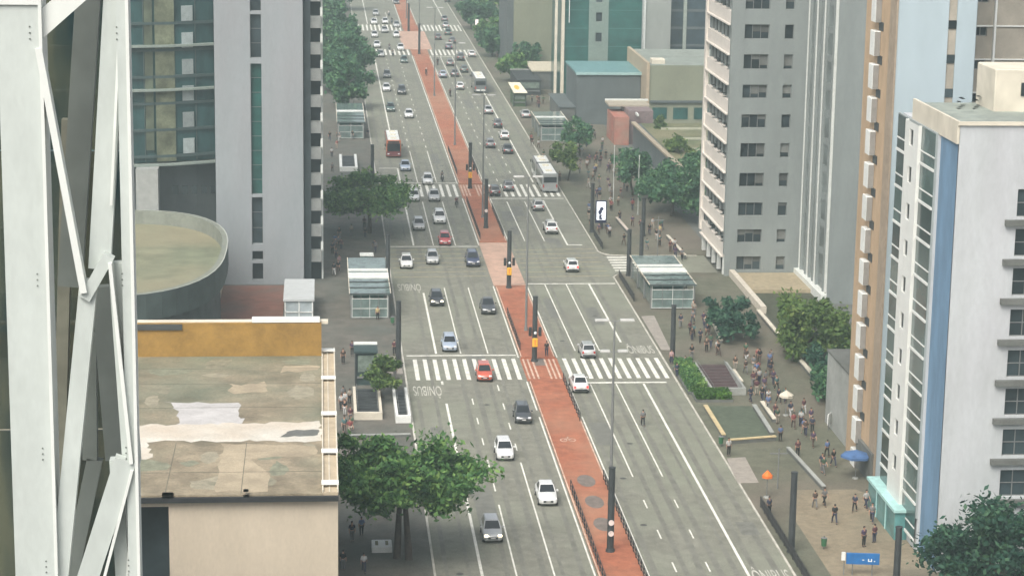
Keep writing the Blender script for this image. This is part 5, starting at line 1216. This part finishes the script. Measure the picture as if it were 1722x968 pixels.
def bus(label, x, y, rz, L, secs, bm, roofm, frontm=None, rear_marks=False, group='city buses on the avenue', panels=3):
    t = thing('city_bus', label, 'bus', (x, y, 0), rz, group); w = 1.28; H = 3.15
    y0 = -L / 2
    for i, s in enumerate(secs):
        body = bus_box(MB(), -w, w, y0, y0 + s, .32, H).build('body', bm, t)
        MB().bbox(-w + .22, w - .22, y0 + .25, y0 + s - .25, H + .002, H + .05, .02).build('roof', roofm, t)
        for k in range(panels): MB().bbox(-.5, .5, y0 + s * (k + .5) / panels - .55, y0 + s * (k + .5) / panels + .55, H + .052, H + .22, .05).build('roof_hatch', mat('roof unit cream', (.66, .62, .5), var=.06), t)
        for sx in (-1, 1):
            for k in range(max(3, int(s / 1.7))):
                n = max(3, int(s / 1.7)); a = y0 + .5 + (s - 1.0) * k / n
                MB().box(min(sx * w, sx * (w + .012)), max(sx * w, sx * (w + .012)), a + .05, a + (s - 1.0) / n - .05, 1.35, 2.55).build('window', auto_glass, t)
            for yy in ((y0 + 1.9, y0 + s - 2.2) if s > 8 else (y0 + s * .5,)):
                MB().tube((sx * (w - .25), yy, .48), (sx * (w + .015), yy, .48), .48, .48, 14, 0).tube((sx * (w + .016), yy, .48), (sx * (w + .03), yy, .48), .26, .24, 10, 1).build('wheel', [rubber, chrome], t)
        if i < len(secs) - 1:
            g = MB()
            for k in range(6): g.box(-w + .1, w - .1, y0 + s + .02 + k * .2, y0 + s + .15 + k * .2, .5, H - .1 - .05 * (k % 2))
            g.build('bellows', black_m, t)
        y0 += s + 1.2
    yf, yr_ = -L / 2, L / 2
    MB().box(-w + .15, w - .15, yf - .02, yf + .05, 1.2, 2.6).build('windscreen', auto_glass, t)
    MB().box(-w + .3, w - .3, yf - .03, yf + .05, 2.66, 2.98).build('destination_board', black_m, t)
    MB().box(-w + .25, w - .25, yr_ - .05, yr_ + .02, 1.7, 2.6).build('rear_window', auto_glass, t)
    for sx in (-1, 1):
        MB().bbox(sx * .9 - .17, sx * .9 + .17, yf - .04, yf + .03, .65, .85, .02).build('headlight', lamp_clear, t)
        MB().bbox(sx * 1.05 - .1, sx * 1.05 + .1, yr_ - .03, yr_ + .04, .9, 1.4, .02).build('tail_light', lamp_red, t)
        MB().bbox(sx * 1.45 - .1, sx * 1.45 + .1, yf + .0, yf + .1, 2.1, 2.55, .02).build('mirror', black_m, t)
        MB().box(min(sx * (w - .25), sx * (w - .13)), max(sx * (w - .25), sx * (w - .13)), -L / 2 + .3, L / 2 - .3, H + .0, H + .07).build('roof_edge', black_m, t)
    if frontm: MB().box(-w + .02, w - .02, yf - .012, yf + .05, .4, 1.19).build('front_panel', frontm, t)
    if rear_marks: MB().box(-1.0, -.1, yr_ + .001, yr_ + .02, .5, .8).box(.1, .9, yr_ + .001, yr_ + .02, .5, .8).build('rear_plate', white_p, t)
    return t
orange_p = paint('bus orange', (.55, .14, .05)); 
p = at(662, 266); bus('orange fronted city bus with a bright white roof on the left carriageway', p.x, p.y + 6, 0, 12, [12], orange_p, white_p, mat('dark red panel', (.16, .035, .04), rough=.4, var=.1))
p = at(925, 325); p2 = at(892, 258, 0)
bus('articulated city bus with two white roof sections at the second crosswalk stop', 36.55, p.y + 9.3, math.pi, 18.4, [6.6, 10.6], paint('bus silver', (.3, .32, .32)), white_p, panels=2)
p = at(803, 157); bus('far city bus with a white roof and grey rear with two white plates', 34.0, p.y + 6, math.pi, 12, [12], paint('bus grey', (.12, .135, .14)), white_p, rear_marks=True)
# ================================================================== PEOPLE
def skin_mesh(name, joints, edges, root, subdiv=1):
    me = bpy.data.meshes.new('tmp'); names = list(joints); idx = {n_: i for i, n_ in enumerate(names)}
    me.from_pydata([joints[n_][0] for n_ in names], [(idx[a], idx[b_]) for a, b_ in edges], [])
    o = bpy.data.objects.new('tmp', me); col.objects.link(o)
    o.modifiers.new('skin', 'SKIN'); 
    if not me.skin_vertices: me.skin_vertices_layer = None
    for i, n_ in enumerate(names):
        sv = me.skin_vertices[0].data[i]; r = joints[n_][1]; sv.radius = r if isinstance(r, tuple) else (r, r); sv.use_root = (n_ == root)
    sm = o.modifiers.new('sub', 'SUBSURF'); sm.levels = subdiv; sm.render_levels = subdiv
    bpy.context.view_layer.update()
    ev = o.evaluated_get(bpy.context.evaluated_depsgraph_get()); res = bpy.data.meshes.new_from_object(ev)
    bpy.data.objects.remove(o); res.name = name
    v = [tuple(x.co) for x in res.vertices]; f = [tuple(q.vertices) for q in res.polygons]; bpy.data.meshes.remove(res)
    return v, f
def pose(kind):
    """joint positions; walks towards -Y"""
    J = {}
    s = {'walk': 1, 'walk_other': -1}.get(kind, 0)
    J['pelvis'] = ((0, 0, .95), (.15, .11)); J['waist'] = ((0, .01, 1.1), (.135, .1)); J['chest'] = ((0, 0, 1.3), (.165, .115)); J['collar'] = ((0, .01, 1.43), (.1, .085)); J['neck'] = ((0, 0, 1.5), (.055, .055)); J['head'] = ((0, -.015, 1.6), (.082, .1)); J['crown'] = ((0, -.01, 1.69), (.07, .085))
    for sx, n_ in ((-1, 'l'), (1, 'r')):
        f = s * sx
        if kind == 'sit':
            J['hip' + n_] = ((sx * .1, -.02, .93), .085); J['knee' + n_] = ((sx * .2, -.42, .78), .06); J['ankle' + n_] = ((sx * .2, -.25, .36), .042); J['toe' + n_] = ((sx * .2, -.42, .32), .035)
            J['shoulder' + n_] = ((sx * .19, .0, 1.4), .06); J['elbow' + n_] = ((sx * .27, -.2, 1.2), .043); J['wrist' + n_] = ((sx * .28, -.47, 1.17), .03); J['palm' + n_] = ((sx * .28, -.56, 1.16), (.036, .02))
        else:
            J['hip' + n_] = ((sx * .1, -.01 * f, .88), .085); J['knee' + n_] = ((sx * .105, -.19 * f - .03, .49), .058); J['ankle' + n_] = ((sx * .1, -.3 * f + (.0 if f > 0 else .05 * abs(s)), .085 + (.06 if f < 0 else 0)), .042); J['toe' + n_] = ((sx * .115, -.3 * f - .16 + (.04 if f < 0 else 0), .035), .035)
            J['shoulder' + n_] = ((sx * .19, .0, 1.4), .06); J['elbow' + n_] = ((sx * .235, .1 * f + .03, 1.12), .043); J['wrist' + n_] = ((sx * .24, .2 * f - .06, .88), .03); J['palm' + n_] = ((sx * .24, .22 * f - .09, .80), (.02, .036))
    return J
def human(kind):
    J = pose(kind); E = [('pelvis', 'waist'), ('waist', 'chest'), ('chest', 'collar'), ('collar', 'neck'), ('neck', 'head'), ('head', 'crown')]
    for n_ in 'lr': E += [('pelvis', 'hip' + n_), ('hip' + n_, 'knee' + n_), ('knee' + n_, 'ankle' + n_), ('ankle' + n_, 'toe' + n_), ('chest', 'shoulder' + n_), ('shoulder' + n_, 'elbow' + n_), ('elbow' + n_, 'wrist' + n_), ('wrist' + n_, 'palm' + n_)]
    v, f = skin_mesh('body', J, E, 'pelvis'); mb = MB(); mb.add(v, f, 0, True)
    for n_, sx in (('l', -1), ('r', 1)):       # fingers and thumb, slightly curled
        pa, wr_ = Vector(J['palm' + n_][0]), Vector(J['wrist' + n_][0]); d = (pa - wr_).normalized()
        side = Vector((0, 1, 0)) if kind != 'sit' else Vector((1, 0, 0)); side = (side - d * side.dot(d)).normalized(); inn = d.cross(side) * (1 if d.cross(side).x * sx < 0 else -1)
        if kind == 'sit': inn = Vector((0, 0, -1))
        for k, ln in enumerate((.075, .085, .08, .062)):
            a = pa + side * (.026 - k * .0175) + d * .012; b_ = a + d * ln * .55 + inn * .008; c = b_ + d * ln * .4 + inn * .03
            mb.tube(a, b_, .0085, .008, 5).tube(b_, c, .008, .006, 5)
        a = pa + side * .032 - d * .03; b_ = a + side * .028 + d * .03 + inn * .012; mb.tube(a, b_, .01, .009, 5).tube(b_, b_ + d * .032 + inn * .01, .009, .007, 5)
    hd = Vector(J['head'][0])
    mb.add([(0, -.128, 1.585), (-.018, -.1, 1.575), (.018, -.1, 1.575), (0, -.1, 1.63)], [(0, 1, 2), (0, 2, 3), (0, 3, 1)])       # nose
    for sx in (-1, 1): mb.sphere((sx * .083, .0, 1.6), (.012, .025, .034), 6)                                               # ears
    body = mb.mesh('body', mat('skin', (.38, .22, .15), var=.08, rand=.35))
    T = dict(J); grow = lambda r, d: tuple(x + d for x in r) if isinstance(r, tuple) else r + d
    top = {n_: (J[n_][0], grow(J[n_][1], .022)) for n_ in ('pelvis', 'waist', 'chest', 'collar', 'shoulderl', 'shoulderr', 'elbowl', 'elbowr')}
    top['pelvis'] = (J['pelvis'][0], (.172, .13)); top['waist'] = (J['waist'][0], (.165, .13)); top['collar'] = (J['collar'][0], (.09, .085))
    v, f = skin_mesh('shirt', top, [('pelvis', 'waist'), ('waist', 'chest'), ('chest', 'collar'), ('chest', 'shoulderl'), ('shoulderl', 'elbowl'), ('chest', 'shoulderr'), ('shoulderr', 'elbowr')], 'chest'); shirt = MB().add(v, f, 0, True).mesh('shirt', paint('base', (.5, .5, .5)))
    lo = {n_: (J[n_][0], grow(J[n_][1], .02)) for n_ in ('hipl', 'hipr', 'kneel', 'kneer', 'anklel', 'ankler')}; lo['pelvis'] = ((J['pelvis'][0][0], J['pelvis'][0][1], J['pelvis'][0][2] - .02), (.165, .125))
    v, f = skin_mesh('trousers', lo, [('pelvis', 'hipl'), ('pelvis', 'hipr'), ('hipl', 'kneel'), ('kneel', 'anklel'), ('hipr', 'kneer'), ('kneer', 'ankler')], 'pelvis'); tro = MB().add(v, f, 0, True).mesh('trousers', paint('base', (.5, .5, .5)))
    h_ = MB().sphere((0, .012, 1.672), (.096, .112, .10), 12); h_.v = [(x, y + (.012 if z < 1.66 else 0), max(z, 1.60 if y > -.02 else 1.665)) for x, y, z in h_.v]
    hair = h_.mesh('hair', mat('dark hair', (.02, .014, .01), rough=.6))
    sh = MB()
    for n_ in 'lr':
        a, b_ = Vector(J['ankle' + n_][0]), Vector(J['toe' + n_][0]); sh.sphere(((a.x + b_.x) / 2, (a.y + b_.y) / 2 - .01, min(a.z, b_.z) + .01), (.052, .14, .05), 8)
    shoes = sh.mesh('shoes', black_m)
    eyes = MB()
    for sx in (-1, 1): eyes.sphere((sx * .033, -.102, 1.615), (.012, .008, .008), 6)
    ey = eyes.mesh('eyes', mat('eye dark', (.02, .015, .012)))
    he = MB().sphere((0, 0, 1.66), (.14, .16, .14), 12).mesh('helmet', paint('base', (.5, .5, .5)))
    return dict(body=body, shirt=shirt, trousers=tro, hair=hair, shoes=shoes, eyes=ey, helmet=he)
HUM = {k: human(k) for k in ('walk', 'walk_other', 'stand', 'sit')}
CL = {'white': (.55, .55, .53), 'black': (.02, .02, .022), 'navy': (.03, .04, .1), 'grey': (.2, .2, .2), 'red': (.4, .03, .03), 'blue': (.06, .16, .42), 'green': (.05, .16, .07), 'purple': (.1, .04, .14), 'brown': (.12, .07, .045), 'pink': (.6, .3, .32), 'beige': (.45, .37, .27), 'teal': (.04, .2, .2), 'orange': (.7, .18, .03), 'yellow': (.7, .5, .08), 'maroon': (.16, .03, .05)}
def cloth(c):
    g_ = sum(CL[c]) / 3
    return mat('cloth ' + c, tuple((x * .6 + g_ * .4) * .75 for x in CL[c]), rough=.9, var=.12, scale=6)
def person(x, y, z, rz, kind, top, low, label, group=None, helmet=None, sc_=1.0):
    t = thing('person', label, 'person', (x, y, z), rz, group); H_ = HUM[kind]
    for n_ in ('body', 'eyes', 'shirt', 'trousers', 'shoes') + (('helmet',) if helmet else ('hair',)):
        m_ = {'shirt': cloth(top), 'trousers': cloth(low), 'helmet': paint('helmet ' + (helmet or ''), PC.get(helmet, (.5, .5, .5)))}.get(n_)
        obj(n_, H_[n_], t, m_)
    t.scale = (sc_,) * 3
    return t
used = set()
tops = ['white', 'black', 'navy', 'grey', 'red', 'blue', 'green', 'purple', 'brown', 'pink', 'beige', 'teal', 'maroon', 'yellow']; lows = ['black', 'navy', 'grey', 'brown', 'beige', 'white']
GP = 'pedestrians on the pavements'
def walker(px, py, top, low, where, kind=None, z=.12, rz=None):
    kind = kind or rnd.choice(['walk', 'walk_other', 'stand']); p = at(px, py, z)
    person(p.x, p.y, z, (0 if rnd.random() < .5 else math.pi) + rnd.uniform(-.5, .5) if rz is None else rz, kind, top, low, '%s, %s top, %s trousers, %s' % ('standing person' if kind == 'stand' else 'walking person', top, low, where), GP, sc_=rnd.uniform(.94, 1.05))
    used.add((top, low, where))
def crowd(n, poly, where, pairs=.25, bias=None, z=.12, avoid=()):
    xs = [p[0] for p in poly]; ys = [p[1] for p in poly]; k = 0; tries = 0; pts = []
    while k < n and tries < 9000:
        tries += 1; x = rnd.uniform(min(xs), max(xs)); y = rnd.uniform(min(ys), max(ys)); ins = False; j = len(poly) - 1
        for i in range(len(poly)):
            if (poly[i][1] > y) != (poly[j][1] > y) and x < (poly[j][0] - poly[i][0]) * (y - poly[i][1]) / (poly[j][1] - poly[i][1]) + poly[i][0]: ins = not ins
            j = i
        if not ins: continue
        w_ = at(x, y, z)
        if any((w_ - q).length < .75 for q in pts): continue
        for _ in range(40):
            a = rnd.choices(tops, [3, 8, 6, 5, 1, 2, 2, 2, 4, .5, 2, 2, 3, .3])[0]; b_ = rnd.choices(lows, [6, 5, 4, 2, 2, 1])[0]
            if (a, b_, where) not in used and a != b_: break
        else:
            for a in tops:
                for b_ in lows:
                    if (a, b_, where) not in used: break
                else: continue
                break
        pts.append(w_); walker(x, y, a, b_, where); k += 1
# people the photo shows one by one
walker(1225, 766, 'white', 'black', 'at the kerb by the paved square corner', 'stand')
walker(1312, 742, 'blue', 'black', 'by the end of the yellowish low wall', 'stand')
walker(1293, 866, 'navy', 'black', 'under the tiny orange umbrella', 'stand')
walker(1341, 768, 'maroon', 'black', 'next to the pale low wall below the square')
walker(1370, 854, 'brown', 'grey', 'on the tan paving, left of a pair', 'walk'); walker(1386, 850, 'grey', 'black', 'on the tan paving, right of a pair', 'walk_other')
walker(1403, 880, 'black', 'navy', 'alone on the tan paving below the pair', 'walk')
walker(1437, 860, 'navy', 'black', 'beside the teal shopfront'); walker(1456, 855, 'white', 'navy', 'at the door of the teal shopfront'); walker(1466, 878, 'grey', 'navy', 'nearest the teal shopfront base')
walker(1452, 918, 'purple', 'black', 'just above the blue sign, left of two'); walker(1470, 912, 'maroon', 'navy', 'just above the blue sign, right of two')
walker(612, 962, 'white', 'navy', 'below the white box in the left foreground'); walker(577, 958, 'black', 'grey', 'in the bottom left pavement corner'); walker(592, 910, 'navy', 'grey', 'left of the white box under the foreground tree'); walker(608, 900, 'blue', 'black', 'just behind the white box under the foreground tree')
walker(592, 598, 'purple', 'black', 'left of the dark kiosk', 'stand'); walker(577, 612, 'brown', 'black', 'farther left of the dark kiosk', 'stand')
walker(663, 596, 'maroon', 'black', 'beside the tall column at the crosswalk end', 'stand'); walker(664, 636, 'pink', 'grey', 'waiting at the left end of the crosswalk', 'stand')
walker(635, 538, 'yellow', 'black', 'at the near end of the left shelter', 'stand')
walker(1163, 604, 'black', 'grey', 'beyond the dark hedge, left of two'); walker(1208, 598, 'black', 'brown', 'beyond the dark hedge, right of two'); walker(1152, 622, 'grey', 'brown', 'close to the pale capped column')
walker(1129, 612, 'pink', 'navy', 'in front of the pale capped column', 'stand'); walker(1138, 634, 'navy', 'navy', 'at the right end of the main crosswalk', 'walk')
walker(1236, 622, 'brown', 'beige', 'behind the brown stairwell'); walker(1262, 676, 'navy', 'navy', 'beside the stairwell wall end')
p = at(1081, 716, 0); person(p.x, p.y, 0, math.pi, 'walk', 'grey', 'black', 'person in dark clothes walking on the right carriageway lane line')
p = at(919, 598, .1); person(p.x, p.y, .1, 0, 'stand', 'black', 'navy', 'person in black top waiting on the cycle lane by the orange signal box')
crowd(9, [(572, 735), (592, 735), (592, 668), (572, 668)], 'in the shade left of the stairwells')
crowd(6, [(552, 470), (582, 470), (582, 400), (552, 420)], 'between the balcony tower and the left shelter')
crowd(10, [(560, 430), (645, 425), (640, 375), (565, 380)], 'beneath the broad left tree')
crowd(5, [(548, 290), (570, 290), (575, 235), (550, 235)], 'near the square white stairwell')
crowd(6, [(550, 240), (610, 245), (625, 225), (560, 215)], 'below the far left shelter')
crowd(40, [(955, 235), (1000, 215), (1062, 335), (985, 330)], 'in the busy crowd below the far right shelter')
crowd(14, [(1000, 330), (1070, 320), (1112, 390), (1040, 392)], 'near the thin poles past the side street')
crowd(9, [(985, 345), (1010, 385), (1055, 415), (1025, 420), (990, 385)], 'around the white advertising panel')
crowd(12, [(1075, 380), (1120, 385), (1150, 440), (1085, 430)], 'by the side street corner')
crowd(16, [(1160, 500), (1200, 560), (1240, 600), (1200, 615), (1140, 560)], 'around the dark leaf clump on the pavement')
crowd(28, [(1245, 600), (1290, 600), (1340, 700), (1305, 715), (1260, 660)], 'between the stairwell and the garden wall')
crowd(14, [(1320, 700), (1350, 690), (1420, 790), (1380, 800)], 'right of the paved square along the garden')
crowd(8, [(888, 235), (905, 240), (955, 330), (945, 330)], 'at the kerb beside the articulated bus')
crowd(12, [(925, 205), (965, 175), (985, 210), (960, 225)], 'by the salmon parasol')
crowd(10, [(890, 175), (940, 140), (950, 160), (910, 185)], 'in front of the low cream roofed shop')
crowd(8, [(805, 60), (835, 60), (860, 105), (835, 110)], 'near the small red and white panel')
# ================================================================== CYCLES AND MOTORCYCLES
def two_wheeler(label, px, py, away, motor, top, low, plabel, z=0.0):
    p = at(px, py, z); rz = math.pi if away else 0
    t = thing('motorcycle' if motor else 'bicycle', label, 'motorcycle' if motor else 'bicycle', (p.x, p.y + .7, z), rz, 'motorcycles in traffic' if motor else 'bicycles')
    wr2 = .3 if motor else .34
    for y in (-.62, .62):
        w_ = MB(); n = 16; tr = .06 if motor else .025
        for i in range(n):
            a, b_ = 2 * math.pi * i / n, 2 * math.pi * (i + 1) / n; w_.tube((0, y + (wr2 - tr) * math.cos(a), wr2 + (wr2 - tr) * math.sin(a)), (0, y + (wr2 - tr) * math.cos(b_), wr2 + (wr2 - tr) * math.sin(b_)), tr, tr, 5)
        wh = w_.build('wheel', rubber, t); MB().tube((-.05, y, wr2), (.05, y, wr2), .05, .05, 8).build('hub', chrome, wh)
    fm = MB(); th = .05 if motor else .022
    for a, b_ in (((0, -.62, wr2), (0, -.42, .88)), ((0, -.42, .8), (0, .2, .78)), ((0, .62, wr2), (0, .2, .78)), ((0, .62, wr2), (0, .0, .38)), ((0, .0, .38), (0, -.42, .7)), ((0, .0, .38), (0, .2, .8))): fm.tube(a, b_, th, th, 6)
    fm.build('frame', black_m, t)
    MB().tube((-.33, -.36, 1.04), (.33, -.36, 1.04), .022, .022, 6).build('handlebar', grey_m, t)
    MB().bbox(-.12, .12, .0, .55, .8, .9, .04).build('seat', black_m, t)
    if motor:
        MB().bbox(-.16, .16, -.36, .05, .68, .92, .06).build('fuel_tank', paint('dark', PC['dark']), t); MB().bbox(-.17, .17, -.2, .25, .26, .6, .05).build('engine', grey_m, t)
        MB().sphere((0, -.56, .9), .1, 8).build('headlight', lamp_clear, t); MB().bbox(-.2, .2, .45, .85, .92, 1.25, .04).build('luggage_box', black_m, t); MB().box(-.08, .08, .86, .9, .7, .8).build('tail_light', lamp_red, t)
    v_ = thing('person', plabel, 'person', (p.x, p.y + .7 + (-.15 if away else .15), z - .02), rz, 'riders'); H_ = HUM['sit']
    for n_ in ('body', 'eyes', 'shirt', 'trousers', 'shoes', 'helmet'): obj(n_, H_[n_], v_, {'shirt': cloth(top), 'trousers': cloth(low), 'helmet': paint('dark' if motor else 'white', PC['dark' if motor else 'white'])}.get(n_))
two_wheeler('dark motorcycle right of the white car at the second crosswalk', 744, 306, False, True, 'grey', 'black', 'person in grey jacket and helmet riding the motorcycle at the second crosswalk')
two_wheeler('bicycle at the cycle lane edge near the second crosswalk', 768, 350, False, False, 'maroon', 'black', 'person in maroon top riding the bicycle near the second crosswalk', 0.0)
two_wheeler('bicycle alone in the cycle lane below the far crossing', 717, 128, False, False, 'black', 'black', 'person in black riding the bicycle below the far crossing', .1)
two_wheeler('motorcycle between the far queues, nearer the top', 654, 28, False, True, 'white', 'black', 'person in white jacket riding between the far queues, nearer the top')
two_wheeler('motorcycle between the far queues, nearer the crossing', 659, 40, False, True, 'black', 'navy', 'person in black jacket riding between the far queues, nearer the crossing')
two_wheeler('motorcycle inside the far crossing, left of the white car', 655, 85, False, True, 'navy', 'black', 'person in navy jacket riding inside the far crossing')
two_wheeler('motorcycle on the nearer far zebra between two cars', 661, 95, False, True, 'grey', 'navy', 'person in grey jacket riding over the nearer far zebra')
two_wheeler('motorcycle beside the pale blue car on the right carriageway', 757, 163, True, True, 'maroon', 'black', 'person in maroon jacket riding past the far lamp on the right')
two_wheeler('motorcycle beside the lane line below the far right zebra', 736, 110, True, True, 'black', 'grey', 'person in black jacket riding below the far right zebra')
# ================================================================== HAZE
hz_ = MB().box(-520, 620, -80, 1550, -1.4, 75.5)
hm = bpy.data.materials.new('haze air'); hm.use_nodes = True; hn = hm.node_tree; hn.nodes.remove(hn.nodes['Principled BSDF'])
pv_ = hn.nodes.new('ShaderNodeVolumePrincipled'); pv_.inputs['Color'].default_value = (.74, .9, .9, 1); pv_.inputs['Density'].default_value = HAZE = 0.0006; pv_.inputs['Anisotropy'].default_value = 0.2
hn.links.new(pv_.outputs[0], hn.nodes['Material Output'].inputs['Volume'])
if HAZE: tag(hz_.build('haze', hm), kind='stuff')
